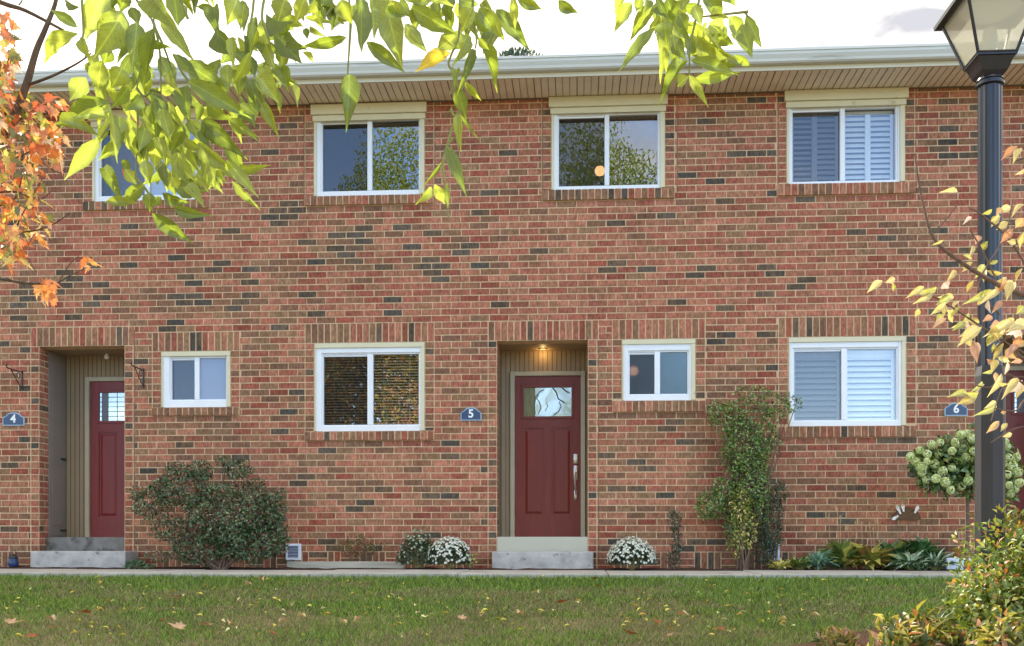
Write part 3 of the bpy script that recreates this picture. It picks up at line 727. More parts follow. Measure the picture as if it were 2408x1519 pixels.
    if dn != 4:
        hx = dx1 - .062; z = lambda v: rz(v, 1357, YD)
        h = MB(); yh = yf
        h.box(hx - .028, hx + .028, yh - .018, yh, z(1090), z(1067), .008); h.build('deadbolt', M['nickel'], do, True); h = MB()
        h.box(hx - .026, hx + .026, yh - .02, yh, z(1130), z(1094), .01); h.box(hx - .012, hx + .022, yh - .05, yh - .015, z(1112), z(1104), .006)
        h.tube([(hx, yh - .02, z(1112)), (hx - .004, yh - .055, z(1118)), (hx - .008, yh - .062, z(1135)), (hx - .002, yh - .055, z(1150)), (hx, yh - .04, z(1158)), (hx, yh - .015, z(1163))], [.008, .010, .011, .010, .009, .009], 8)
        h.box(hx - .02, hx + .02, yh - .02, yh, z(1174), z(1152), .008)
        h.build('door_handle', M['nickel'], do, True)
    th = MB(); th.box(dx0 - .03, dx1 + .03, YD - .06, YD + .05, FL + .001, dz0, .004); th.build('threshold', M['trim'] if dn != 4 else M['white'], house)
    fl = MB(); fl.box(x0 - .0, x1 + (.3 if dn == 4 else 0), .02 if dn != 4 else .16, YD + .1, .1, FL)
    if dn == 4: fl.box(x0, x1, .0, .16, .1, .2)
    rm2 = M['riser'] if dn == 5 else M['concrete']
    rz0_ = fl.build('entry_floor', M['concrete'] if dn != 4 else M['concrete_dark'], house)
    rs = MB(); rs.box(x0 + .002, x1 - .002, .004 if dn == 5 else .12, .019 if dn == 5 else .14, .19, FL + .004 if dn == 5 else FL - .04, .002)
    if dn == 5: rs.build('riser', rm2, house)
    return d
recess(doors[0], M['reddoor_l'], 4); recess(doors[1], M['reddoor'], 5); recess(doors[2], M['reddoor'], 6)
# ceiling light in porch 5, motion bulb in porch 4
x0, x1, zt = doors[1]['w']
cl = empty('porch_light', ((x0 + x1) / 2, .5, zt), 'small warm recessed ceiling light glowing above door 5', 'light', None)
b = MB(); c = ((x0 + x1) / 2 - .01, .52, zt - .010); b.lathe(c, [(.03, 0), (.035, .002), (.035, .006)], 20); b.build('bulb', M['bulb_glow'], cl, True)
b = MB(); b.lathe((c[0], c[1], zt - .008), [(.055, 0), (.055, .006)], 20); b.build('mount', M['siding_dark'], cl)
pl = bpy.data.lights.new('porch_lamp', 'POINT'); pl.energy = .32; pl.color = (1, .62, .22); pl.shadow_soft_size = .02; po = bpy.data.objects.new('porch_lamp', pl); COL.objects.link(po); po.location = (c[0], c[1] + .03, zt - .045)
p = W(403, 845, .4)
p = W(251, 833, .5)
cl = empty('ceiling_bulb', p, 'unlit white bulb under the porch ceiling of door 4', 'light')
b = MB(); b.lathe((p.x, p.y, doors[0]['w'][2] - .075), [(.008, 0), (.026, .008), (.034, .03), (.026, .05), (.018, .072)], 14); b.build('bulb', M['white'], cl, True)

# ---- concrete steps
def step(u0, u1, lab, h=.205):
    s = MB(); a, b_ = WX(u0, -.36), WX(u1, -.36); s.box(a, b_, -.36, -.008, -.02, h, .012)
    tag(s.build('concrete_step', M['concrete']), lab, 'step', 'concrete steps at the front doors')
step(71, 295, 'stained concrete step at the foot of the door beside plaque 4')
step(1156, 1395, 'grey concrete step below the middle red door and pale riser')

# ---- number plaques
def plaque(u0, u1, v0, v1, digit, lab):
    x0, x1 = RX(u0), RX(u1); uc = (u0 + u1) / 2; z1, z0 = rz(v0, uc), rz(v1, uc)
    w_, h_ = x1 - x0, z1 - z0
    def outline(i):
        pts = [(0, 0), (1, 0), (1, .58)]
        for k in range(5):
            a = R(90 - 90 * k / 4); pts.append((1 - .13 * (1 - math.cos(a)) * 0 - .13 * math.sin(a) * 0 - .03 * k, .58 + .035 * k))
        for k in range(9):
            a = math.pi * k / 8; pts.append((.5 + .33 * math.cos(a), .74 + .26 * math.sin(a)))
        for k in range(5): pts.append((.12 - .03 * k, .72 - .035 * k))
        cx, cz = x0 + w_ / 2, z0 + h_ / 2
        return [(cx + (x0 + px * w_ - cx) * (1 - i * 2 / w_), cz + (z0 + pz * h_ - cz) * (1 - i * 2 / h_)) for px, pz in pts]
    root = empty('number_plaque', ((x0 + x1) / 2, 0, z0), lab, 'sign', 'blue house number plaques')
    q = MB(); q.prism(outline(0), -.020, -.007); q.build('border', principled('plaque_border', srgb(160, 178, 196), .4), root)
    q = MB(); q.prism(outline(.012), -.0225, -.0195); q.build('plate', M['plaque'], root)
    cu = bpy.data.curves.new('digit', 'FONT'); cu.body = digit; cu.size = h_ * .86; cu.align_x = 'CENTER'; cu.align_y = 'CENTER'; cu.extrude = .001; cu.offset = .0035
    to = bpy.data.objects.new('tmp', cu); COL.objects.link(to); bpy.context.view_layer.update()
    dg = bpy.context.evaluated_depsgraph_get(); me = bpy.data.meshes.new_from_object(to.evaluated_get(dg)); bpy.data.objects.remove(to)
    me.transform(Matrix.Translation(((x0 + x1) / 2, -.0245, z0 + h_ * .50)) @ Matrix.Rotation(R(90), 4, 'X') @ Matrix.Diagonal((1.0, 1, 1, 1)))
    me.materials.clear(); me.materials.append(M['white']); me.name = 'digit'
    link('digit', me, root)
plaque(8, 59, 970, 1001, '4', 'blue house number plaque reading 4 at the left edge')
plaque(1083, 1132, 958, 989, '5', 'blue house number plaque reading 5 left of the middle door')
plaque(2219, 2273, 947, 978, '6', 'blue house number plaque reading 6 behind yellow leaves')

# ---- hanging-basket brackets
def bracket(u, v, lab, L=.34):
    x = RX(u); z = rz(v, u)
    root = empty('basket_bracket', (x, 0, z), lab, 'bracket', 'black wrought iron basket brackets')
    q = MB(); q.box(x - .008, x + .008, -.014, -.004, z - .13, z + .11, .002); q.build('wall_bar', M['black'], root)
    q = MB(); q.tube([(x, -.012, z + .085), (x, -L * .8, z + .085), (x, -L, z + .09), (x, -L - .02, z + .11), (x, -L, z + .125)], .0075, 6); q.build('arm', M['black'], root)
    q = MB(); q.tube([(x, -.012, z - .11), (x, -L * .35, z - .04), (x, -L * .75, z + .08)], .006, 6)
    c = [(x, -.09 + .035 * math.cos(t), z + .035 + .035 * math.sin(t)) for t in np.linspace(0, 6, 12)]; q.tube(c, .005, 5)
    q.build('brace', M['black'], root)
bracket(53, 892, 'black iron basket bracket on the brick pier above plaque 4')
bracket(338, 887, 'black iron basket bracket between door 4 and the small window')

# ---- dryer vents, spigot
def vent(u0, u1, v0, v1, lab):
    x0, x1 = RX(u0), RX(u1); z1, z0 = rz(v0, u0), rz(v1, u0)
    root = empty('dryer_vent', ((x0 + x1) / 2, 0, z0), lab, 'vent', 'white dryer vents low on the wall')
    q = MB(); q.box(x0, x1, -.03, -.007, z0, z1, .004); frame_box(q, x0 + .01, x1 - .01, z0 + .01, z1 - .01, .018, -.05, -.03); q.build('housing', M['plastic'], root)
    q = MB()
    for k in range(4):
        z = z0 + .035 + k * (z1 - z0 - .06) / 4; q.poly([(x0 + .03, -.045, z), (x1 - .03, -.045, z), (x1 - .03, -.031, z + .03), (x0 + .03, -.031, z + .03)])
    q.build('louvre', M['vent_grey'], root)
vent(673, 709, 1278, 1317, 'white louvred dryer vent beside the big dark shrub')
vent(1799, 1832, 1277, 1318, 'white louvred dryer vent behind the tall climbing shrub')
p = W(31, 1337, -.25)
root = empty('blue_lantern', (p.x, -.25, 0), 'small dark blue lantern on the soil left of the stained step', 'lantern')
q = MB(); q.lathe((p.x, -.25, .02), [(.05, 0), (.062, .02), (.055, .09), (.045, .1)], 16); q.build('base', M['bluepot'], root, True)
q = MB(); q.lathe((p.x, -.25, .12), [(.06, 0), (.05, .02), (.02, .045), (.006, .055)], 16); q.build('lid', M['black'], root, True)
q = MB(); q.tube([(p.x - .045, -.25, .12), (p.x - .04, -.25, .19), (p.x, -.25, .215), (p.x + .04, -.25, .19), (p.x + .045, -.25, .12)], .004, 5); q.build('handle', M['black'], root)
# edging board along the bed
q = MB(); a, b_ = WX(676, -.2), WX(952, -.2)
q.box(a, b_, -.24, -.2, -.01, .085, .006); q.box(a + .02, b_ - .02, -.2, -.06, .045, .075, .006)
tag(q.build('garden_edging', M['timber']), 'pale weathered edging board lying between the dark shrub and white mums', 'edging')
# white planter box at right + wall ornament
x0, x1 = WX(2222, -.45), WX(2282, -.45)
root = empty('planter_box', ((x0 + x1) / 2, -.45, 0), 'low white planter box at the right end of the hostas', 'planter')
q = MB(); q.box(x0, x1, -.50, -.30, .0, .14, .006); q.build('box', M['plastic'], root)
q = MB(); q.lathe((x1 + .03, -.48, .0), [(.05, 0), (.06, .08), (.06, .1), (.03, .12), (.03, .16)], 16); tag(q.build('black_pot', M['black'], None, True), 'small black pot standing against the white planter box', 'pot')
c = W(2131, 1222, -.02)
root = empty('wall_ornament', (c.x, 0, c.z), 'copper half round wall ornament with pale upright feathers', 'ornament')
q = MB(); pts = [(c.x + .155 * math.cos(t), c.z + .145 * math.sin(t)) for t in np.linspace(0, math.pi, 14)]; q.prism(pts, -.05, -.01); q.build('dome', M['copper'], root)
for (uu, vv, uu2, vv2) in ((2117, 1208, 2107, 1186), (2124, 1203, 2122, 1184), (2150, 1206, 2160, 1188), (2112, 1212, 2097, 1222)):
    A_, B_ = W(uu, vv, -.06), W(uu2, vv2, -.07); dd = (B_ - A_); pr = Vector((-dd.z, 0, dd.x)).normalized() * .02
    q = MB(); q.prism([((A_ + pr * .4).x, (A_ + pr * .4).z), ((A_ - pr * .4).x, (A_ - pr * .4).z), ((A_ + dd * .7 - pr).x, (A_ + dd * .7 - pr).z), (B_.x, B_.z), ((A_ + dd * .7 + pr).x, (A_ + dd * .7 + pr).z)], -.066, -.058)
    q.build('feather', M['white'], root)

# ------------------------------------------------------------------ leaves
def T_simple():   # 4 verts, folded diamond
    return np.array([(0, 0, 0), (-.5, .45, .10), (0, 1, -.06), (.5, .45, .10)]), [(0, 1, 2), (0, 2, 3)]
def T_leaf(n=7, fold=.16, curl=.18, droop=0.0, wav=.0, ser=.0):
    v = []; f = []
    for i in range(n + 1):
        t = i / n
        wd = (math.sin(math.pi * min(1, t ** .74)) ** 1.05) if t < 1 else 0
        wd *= (1 if t < .55 else (1 - .62 * (t - .55) / .45)); wd *= 1 + ser * (1 if i % 2 else -1)
        zc = -curl * t * t + .03 * math.sin(t * 5)
        if i in (0, n): v.append((0, t, zc))
        else:
            v += [(-.5 * wd, t + .02, zc + fold * wd + wav * math.sin(i * 2.1)), (0, t, zc), (.5 * wd, t + .02, zc + fold * wd - wav * math.sin(i * 1.7))]
    idx = lambda i, k: 0 if i == 0 else (len(v) - 1 if i == n else 1 + (i - 1) * 3 + k)
    for i in range(n):
        if i == 0: f += [(0, idx(1, 0), idx(1, 1)), (0, idx(1, 1), idx(1, 2))]
        elif i == n - 1: f += [(idx(i, 0), len(v) - 1, idx(i, 1)), (idx(i, 1), len(v) - 1, idx(i, 2))]
        else: f += [(idx(i, 0), idx(i + 1, 0), idx(i + 1, 1), idx(i, 1)), (idx(i, 1), idx(i + 1, 1), idx(i + 1, 2), idx(i, 2))]
    return np.array(v), f
def T_maple():
    pts = [(0, 0), (.12, .10), (.42, .02), (.36, .2), (.56, .42), (.34, .44), (.36, .62), (.16, .58), (0, 1), (-.16, .58), (-.36, .62), (-.34, .44), (-.56, .42), (-.36, .2), (-.42, .02), (-.12, .10)]
    v = [(x, y, .12 * abs(x) + -.15 * y * y) for x, y in pts] + [(0, .35, -.03)]
    n = len(pts); return np.array(v), [(i, (i + 1) % n, n) for i in range(n)]
def unit(a): return a / np.maximum(1e-9, np.linalg.norm(a, axis=1, keepdims=True))
def leafmesh(name, P, A, Nn, L, Wd, C, mat, tm, parent=None):
    tv, tf = tm; P = np.asarray(P, float); n = len(P)
    A = unit(np.asarray(A, float)); Nn = np.asarray(Nn, float); Nn = unit(Nn - A * (Nn * A).sum(1, keepdims=True)); B = np.cross(A, Nn)
    L = np.broadcast_to(L, (n,))[:, None, None]; Wd = np.broadcast_to(Wd, (n,))[:, None, None]
    V = P[:, None, :] + B[:, None, :] * tv[None, :, 0:1] * Wd + A[:, None, :] * tv[None, :, 1:2] * L + Nn[:, None, :] * tv[None, :, 2:3] * L * .8
    m = len(tv); V = V.reshape(-1, 3)
    lens = np.array([len(f) for f in tf]); flat = np.concatenate([np.array(f) for f in tf])
    loops = (flat[None, :] + (np.arange(n) * m)[:, None]).ravel(); tot = np.tile(lens, n); st = np.concatenate([[0], np.cumsum(tot)[:-1]])
    me = bpy.data.meshes.new(name); me.vertices.add(len(V)); me.vertices.foreach_set('co', V.astype(np.float32).ravel())
    me.loops.add(len(loops)); me.loops.foreach_set('vertex_index', loops.astype(np.int32))
    me.polygons.add(len(tot)); me.polygons.foreach_set('loop_start', st.astype(np.int32)); me.polygons.foreach_set('loop_total', tot.astype(np.int32))
    me.update(calc_edges=True); me.materials.append(mat)
    if m > 5: me.polygons.foreach_set('use_smooth', [True] * len(tot))
    C = np.asarray(C, float)
    if C.shape[1] == 3: C = np.concatenate([C, np.ones((n, 1))], 1)
    CC_ = np.repeat(C, m, axis=0)
    at_ = me.attributes.new('Leaf', 'FLOAT_VECTOR', 'POINT'); at_.data.foreach_set('vector', np.tile(tv * np.array([1, 1, 0]), (n, 1)).astype(np.float32).ravel())
    if m > 12: CC_[:, :3] *= np.tile(np.where(np.abs(tv[:, 0]) < .01, 1.28, .94), n)[:, None]     # paler midrib
    a = me.color_attributes.new('Col', 'FLOAT_COLOR', 'POINT'); a.data.foreach_set('color', CC_.astype(np.float32).ravel())
    return link(name, me, parent)
def pal(cols, n, jit=.15, wts=None):
    c = np.array([x[:3] for x in cols]); i = rng.choice(len(c), n, p=wts); return c[i] * (1 + rng.uniform(-jit, jit, (n, 1)))
def rnd(n): return unit(rng.normal(size=(n, 3)))
def lobe(c, r, n, surf=.55):
    d = rnd(n); rad = surf + (1 - surf) * rng.random((n, 1)) ** .7
    rad *= 1 + .16 * np.array([mnoise.noise(Vector(tuple(x * 2.3)) + Vector(tuple(c))) for x in d])[:, None] * 2
    return np.array(c) + d * np.array(r) * rad, d
def bezline(pts, n=8):
    pts = [Vector(p) for p in pts]; out = []
    for i in range(len(pts) - 1):
        p0 = pts[max(i - 1, 0)]; p1 = pts[i]; p2 = pts[i + 1]; p3 = pts[min(i + 2, len(pts) - 1)]
        for k in range(n):
            t = k / n; out.append(.5 * ((2 * p1) + (p2 - p0) * t + (2 * p0 - 5 * p1 + 4 * p2 - p3) * t * t + (3 * p1 - p0 - 3 * p2 + p3) * t ** 3))
    out.append(pts[-1]); return out

# ---- general shrub built from lobes given in photo pixels at a distance from the wall
def shrub(name, base_u, Y, lobes, L, Wd, cols, label, cat, wts=None, mat='leaf_shrub', tm=None, stems=8, stemr=.012, group=None, up=.3, twigcol='twig', zg=None, twigs=60):
    x = WX(base_u, Y); z0 = (0.0 if Y > -.56 else G(Y)) if zg is None else zg
    root = empty(name, (x, Y, z0), label, cat, group)
    Ps, Ds = [], []
    st = MB()
    for (u, v, ru, rv, n) in lobes:
        c = W(u, v, Y); k = (Y - CY) / F
        r = (ru * k, min(ru, rv) * k * .8, rv * k)
        p, d = lobe(c, r, n); Ps.append(p); Ds.append(d)
        for q in range(max(2, stems // len(lobes))):
            e = np.array(c) + rnd(1)[0] * np.array(r) * .75; b0 = Vector((x + rng.uniform(-.06, .06), Y + rng.uniform(-.05, .05), z0 - .02))
            mid = b0.lerp(Vector(e), .5) + Vector((rng.uniform(-.05, .05), rng.uniform(-.03, .03), rng.uniform(0, .06)))
            st.tube(bezline([b0, mid, Vector(e)], 4), list(np.linspace(stemr, stemr * .3, 9)), 5)
        for q in range(int(twigs * n / max(1, sum(l[4] for l in lobes)))):
            a = np.array(c) + rnd(1)[0] * np.array(r) * .6; b1 = a + rnd(1)[0] * np.array(r) * .4 + np.array([0, 0, .3 * r[2]])
            st.tube([a, b1], [stemr * .3, stemr * .12], 4, False)
    st.build('stem', M[twigcol], root)
    P = np.concatenate(Ps); D = np.concatenate(Ds); n = len(P)
    keep = P[:, 2] > z0 + .01; keep &= P[:, 1] < -.02; P, D = P[keep], D[keep]; n = len(P)
    A = unit(D * .5 + rnd(n) * .8 + np.array([0, 0, up])); N_ = unit(D + rnd(n) * .7 + np.array([0, 0, .5]))
    leafmesh('foliage', P, A, N_, L * rng.uniform(.6, 1.25, n), Wd * rng.uniform(.7, 1.2, n), pal(cols, n, .25, wts), M[mat], tm or T_simple(), root)
    return root

DG = [srgb(76, 102, 62), srgb(60, 82, 54), srgb(96, 122, 76), srgb(134, 152, 106), srgb(138, 82, 62)]
shrub('holly_shrub', 520, -.55, [(545, 1215, 112, 80, 4700), (430, 1150, 84, 46, 1900), (352, 1185, 46, 40, 560), (468, 1108, 30, 26, 420), (560, 1103, 32, 24, 400), (590, 1272, 88, 55, 3000), (475, 1292, 80, 36, 1500), (405, 1245, 56, 32, 600),
      (372, 1308, 34, 14, 130), (640, 1200, 34, 46, 800), (415, 1098, 26, 12, 130), (522, 1086, 16, 12, 80), (322, 1160, 20, 16, 90), (652, 1255, 22, 46, 420), (600, 1140, 22, 16, 150), (662, 1160, 12, 14, 50)], .040, .024, DG,
      'large dark green shrub with reddish twigs growing between door 4 and the big window', 'shrub', wts=[.32, .24, .22, .1, .12], stems=40, twigs=240)
GR = [srgb(124, 154, 70), srgb(102, 132, 62), srgb(156, 174, 92), srgb(76, 102, 52)]
shrub('climbing_shrub', 1752, -.28, [(1760, 965, 58, 28, 360), (1712, 985, 40, 40, 300), (1750, 1050, 50, 74, 1700), (1765, 1130, 44, 84, 2100), (1825, 955, 34, 34, 290), (1800, 1030, 34, 44, 480), (1690, 970, 32, 30, 260),
      (1770, 925, 44, 18, 190), (1866, 950, 20, 20, 80), (1740, 1215, 42, 80, 1400), (1672, 1190, 36, 34, 650), (1700, 1150, 28, 26, 320), (1715, 1060, 22, 60, 160), (1790, 1190, 24, 70, 500)], .042, .022, GR + [srgb(80, 68, 48)],
      'tall narrow climbing shrub on stakes between the two right hand lower windows', 'shrub', wts=[.34, .24, .16, .18, .08], stems=26, twigs=120)
shrub('yellowing_vine', 1745, -.42, [(1740, 1190, 24, 45, 260), (1755, 1240, 20, 50, 240), (1735, 1275, 16, 40, 120)], .045, .020, [srgb(190, 180, 80), srgb(150, 160, 60), srgb(210, 190, 120), srgb(110, 130, 50)],
      'yellowing vine hanging on the front of the tall climbing shrub', 'vine', stems=8, up=-.5, twigs=20)
shrub('dark_bush', 1810, -.3, [(1812, 1230, 28, 78, 1300), (1835, 1160, 16, 30, 200), (1795, 1290, 24, 40, 400)], .036, .018, [srgb(62, 82, 54), srgb(78, 102, 66), srgb(50, 66, 44)],
      'narrow dark green bush right of the climbing shrub in front of the second vent', 'bush', stems=10, twigs=40)
shrub('slender_shrub', 1585, -.3, [(1586, 1225, 15, 26, 230), (1590, 1275, 12, 34, 180), (1584, 1315, 16, 24, 160)], .034, .018, [srgb(62, 82, 56), srgb(84, 102, 70), srgb(48, 64, 44)],
      'slender dark shrub growing between the right white mums and the climbing shrub', 'shrub', stems=6, stemr=.008, twigs=20)
shrub('straggly_plant', 847, -.12, [(845, 1290, 44, 24, 170), (810, 1283, 26, 14, 60), (885, 1283, 24, 14, 50), (845, 1270, 14, 12, 40)], .038, .024, [srgb(120, 112, 66), srgb(96, 104, 62), srgb(150, 120, 74)],
      'straggly olive brown plant behind the edging board left of the mums', 'plant', stems=12, stemr=.006, twigs=24)
# mums
def mum(u0, u1, v0, v1, Y, nf, label, leafcol, fcol, front=.9):
    uc = (u0 + u1) / 2; k = (Y - CY) / F; c = W(uc, v1, Y); rx = (u1 - u0) / 2 * k; h = (v1 - v0) * k
    root = empty('chrysanthemum', (c.x, Y, 0), label, 'flower', 'potted round chrysanthemums on the soil')
    n = 2200; d = rnd(n); d[:, 2] = np.abs(d[:, 2]) * 1.0 - .12
    P = np.array([c.x, Y, .06 + h * .1]) + d * np.array([rx, rx * .8, h * .88]) * (rng.uniform(.55, 1, (n, 1)))
    P[:, 2] = np.maximum(P[:, 2], .01)
    leafmesh('foliage', P, unit(d + rnd(n) * .8), unit(d + rnd(n) * .5), .03, .018, pal(leafcol, n), M['leaf_shrub'], T_simple(), root)
    st = MB()
    for i in range(10):
        e = Vector(tuple(P[i])); st.tube([(c.x + rng.uniform(-.02, .02), Y, -.01), e], [.005, .002], 4)
    st.build('stem', M['greentwig'], root)
    d = rnd(nf * 3); d[:, 2] = np.abs(d[:, 2]) - .05; keep = rng.random(len(d)) < (.35 + .65 * np.clip(d[:, 2] * 1.2, 0, 1)); d = unit(d[keep])[:nf]
    PP, AA, NN = [], [], []
    for q in d:
        b0 = np.array([c.x, Y, .06 + h * .1]) + q * np.array([rx, rx * .8, h * .9]) * rng.uniform(.96, 1.05)
        q = unit((q + rnd(1)[0] * .35)[None])[0]; t1 = np.cross(q, [.3, .2, 1.]); t1 /= np.linalg.norm(t1); t2 = np.cross(q, t1)
        for j in range(7):
            a = j * 2 * math.pi / 7; r = t1 * math.cos(a) + t2 * math.sin(a); PP.append(b0); AA.append(r + q * .35); NN.append(q - r * .3)
    leafmesh('flowers', PP, AA, NN, .018, .014, pal(fcol, len(PP), .06), M['petal'], T_simple(), root)['kind'] = 'stuff'
WH = [srgb(236, 238, 226), srgb(222, 226, 214)]
mum(932, 1033, 1255, 1336, -.42, 100, 'round dark green mum with few open flowers, leftmost of the three', [srgb(70, 88, 58), srgb(54, 70, 48), srgb(90, 106, 74)], [srgb(190, 200, 170), srgb(160, 178, 140)])
mum(1003, 1110, 1275, 1339, -.50, 420, 'white flowering mum overlapping the dark green mum left of the door step', [srgb(70, 88, 50), srgb(54, 70, 42)], WH)
mum(1428, 1541, 1278, 1340, -.48, 560, 'white flowering mum right of the middle door step', [srgb(66, 84, 50), srgb(52, 66, 42)], WH)
shrub('yellow_sprig', 1100, -.53, [(1104, 1315, 14, 16, 50)], .04, .018, [srgb(200, 190, 70), srgb(140, 160, 60)], 'small yellow leafed sprig at the right foot of the white mum', 'plant', stems=4, stemr=.004, twigs=6)
shrub('green_weed', 318, -.5, [(318, 1330, 26, 12, 120), (345, 1334, 18, 7, 50)], .05, .026, [srgb(62, 104, 60), srgb(84, 124, 74)], 'low green weed at the right foot of the stained step', 'weed', stems=4, stemr=.004, twigs=6)

# hostas / low border plants: broad leaves radiating from the ground
def hosta(u, Y, rad, h, n, cols, label, L=.16, Wd=.07, cat='plant', margin=None, group='low border plants under the right window'):
    x = WX(u, Y); root = empty('border_plant', (x, Y, 0), label, cat, group)
    a = rng.uniform(0, 2 * math.pi, n); el = rng.uniform(.25, 1.25, n)
    D = np.stack([np.cos(a) * np.cos(el), np.sin(a) * np.cos(el) * .8, np.sin(el)], 1)
    P = np.array([x, Y, 0.0]) + D * np.array([rad, min(rad, .2), h]) * rng.uniform(.1, .75, (n, 1)); 
    P[:, 1] = np.clip(P[:, 1], -.54, -.05)
    cols = [tuple(min(1, c_ * 1.35) for c_ in q[:3]) + (1,) for q in cols]; L *= 1.2; Wd *= 1.2; P[:, 2] += .02
    A = unit(D + np.array([0, 0, -.15]) + rnd(n) * .25); N_ = unit(np.cross(np.cross(D, [0, 0, 1.]), D) + rnd(n) * .2 + np.array([0, 0, .4]))
    leafmesh('foliage', P, A, N_, L * rng.uniform(.7, 1.15, n), Wd * rng.uniform(.8, 1.1, n), pal(cols, n, .2), M['leaf_shrub'], T_leaf(5, .14, .35), root)
    st = MB()
    for i in range(min(n, 26)): st.tube([(x + rng.uniform(-.03, .03), Y, -.01), tuple(P[i])], [.004, .003], 4, False)
    st.build('stem', M['greentwig'], root)
BG = [srgb(118, 150, 136), srgb(96, 130, 112), srgb(140, 168, 150)]
YG_ = [srgb(128, 140, 66), srgb(98, 116, 58), srgb(164, 160, 84), srgb(80, 100, 50)]
DGN = [srgb(58, 92, 50), srgb(74, 110, 58), srgb(46, 76, 44)]
VAR = [srgb(84, 112, 78), srgb(190, 204, 180), srgb(70, 98, 66)]
hosta(1880, -.42, .22, .12, 110, YG_, 'small olive green plant, leftmost of the low border plants', .08, .034)
hosta(1925, -.40, .26, .20, 160, BG, 'blue green low plant between the dark bush and hostas', .11, .036)
hosta(1985, -.36, .28, .30, 90, YG_, 'yellow green hosta, left of the hostas in the border', .18, .08)
hosta(2045, -.42, .28, .27, 100, [srgb(150, 146, 70), srgb(110, 116, 58), srgb(186, 170, 90), srgb(120, 90, 50)], 'yellowing hosta with a few brown leaves in the border', .17, .065)
hosta(2095, -.25, .28, .30, 110, DGN + YG_[:1], 'green hosta just behind the yellowing hosta', .16, .065)
hosta(2165, -.2, .32, .38, 240, DGN, 'dense dark green clump against the wall beside the white planter', .12, .065)
hosta(2140, -.47, .26, .17, 150, VAR, 'white edged hosta in front of the dark green clump', .13, .028)
hosta(2195, -.46, .22, .15, 110, VAR, 'narrow variegated hosta touching the white planter box', .12, .024)
hosta(2262, -.28, .16, .28, 110, [srgb(170, 150, 80), srgb(130, 140, 70), srgb(180, 110, 80)], 'pinkish yellow plant growing behind the white planter box', .08, .035)
hosta(1835, -.50, .20, .09, 70, [srgb(190, 180, 110), srgb(120, 130, 60)], 'pale yellow ground plant at the foot of the dark bush', .06, .03)
# dry stalks
root = empty('dry_stalks', (WX(1975, -.3), -.3, 0), 'thin tan dry flower stalks standing above the hostas', 'plant')
q = MB()
for u, v in ((1948, 1205), (1968, 1192), (1975, 1210), (1992, 1235), (2012, 1222), (2025, 1225), (2043, 1228), (2052, 1232), (2063, 1225)):
    b0 = Vector((WX(u + rng.uniform(-8, 8), -.3), -.3, 0)); t = W(u, v, -.32); q.tube(bezline([b0, b0.lerp(t, .5) + Vector((.01, 0, 0)), t], 3), .0028, 4)
    for k in range(6):
        c0 = t + Vector((rng.uniform(-.03, .03), rng.uniform(-.02, .02), rng.uniform(-.08, .02))); q.tube([t - Vector((0, 0, .05)), c0], .0018, 3, False)
q.build('stem', principled('dry_stem', srgb(190, 160, 120), .9), root)

# hydrangea tree
root = empty('hydrangea_tree', (WX(2272, -.9), -.9, 0), 'standard hydrangea with round pale green flower heads behind the lamp post', 'tree')
root.location.z = 0
st = MB(); b0 = Vector((WX(2270, -.9), -.9, -.02)); t = W(2273, 1150, -.9)
st.tube(bezline([b0, b0.lerp(t, .5) + Vector((.015, 0, 0)), t], 6), list(np.linspace(.026, .018, 13)), 8)
for k in range(18):
    e = W(2275 + rng.uniform(-120, 110), 1105 + rng.uniform(-70, 60), -.9 + rng.uniform(-.3, .3)); st.tube(bezline([t, t.lerp(e, .5) + Vector((0, 0, .04)), e], 4), list(np.linspace(.011, .004, 9)), 5)
st.build('trunk', M['twig'], root)
k = (-.9 - CY) / F; Pl, Dl = [], []
for (u, v, ru, rv, n) in ((2215, 1100, 62, 62, 1100), (2280, 1090, 70, 78, 1200), (2345, 1110, 50, 75, 800), (2180, 1085, 42, 30, 320)):
    p, d = lobe(W(u, v, -.9), (ru * k, ru * k * .8, rv * k), n, .2); Pl.append(p); Dl.append(d)
P = np.concatenate(Pl); D = np.concatenate(Dl); n = len(P)
leafmesh('crown', P, unit(D + rnd(n) * .8 + np.array([0, 0, -.2])), unit(D + rnd(n) * .5 + np.array([0, 0, .5])), .075 * rng.uniform(.6, 1.2, n), .04, pal([srgb(92, 122, 60), srgb(110, 138, 68), srgb(72, 98, 50), srgb(146, 152, 76)], n), M['leaf_shrub'], T_leaf(4, .12, .2), root)
hm = None
heads = [(2140, 1074), (2162, 1058), (2180, 1067), (2207, 1066), (2178, 1085), (2196, 1091), (2166, 1098), (2167, 1110), (2215, 1108), (2222, 1133), (2260, 1143), (2238, 1060), (2262, 1055), (2245, 1040), (2258, 1022), (2272, 1018), (2285, 1030),
         (2190, 1045), (2210, 1040), (2177, 1128), (2235, 1152), (2276, 1130), (2270, 1075), (2290, 1060), (2254, 1085), (2200, 1125), (2365, 1050), (2372, 1075), (2380, 1095), (2392, 1110), (2396, 1135), (2385, 1150), (2372, 1140), (2376, 1160), (2361, 1040), (2358, 1090), (2390, 1075), (2368, 1115), (2340, 1030), (2320, 1045), (2310, 1100), (2330, 1140), (2238, 1100), (2152, 1085)]
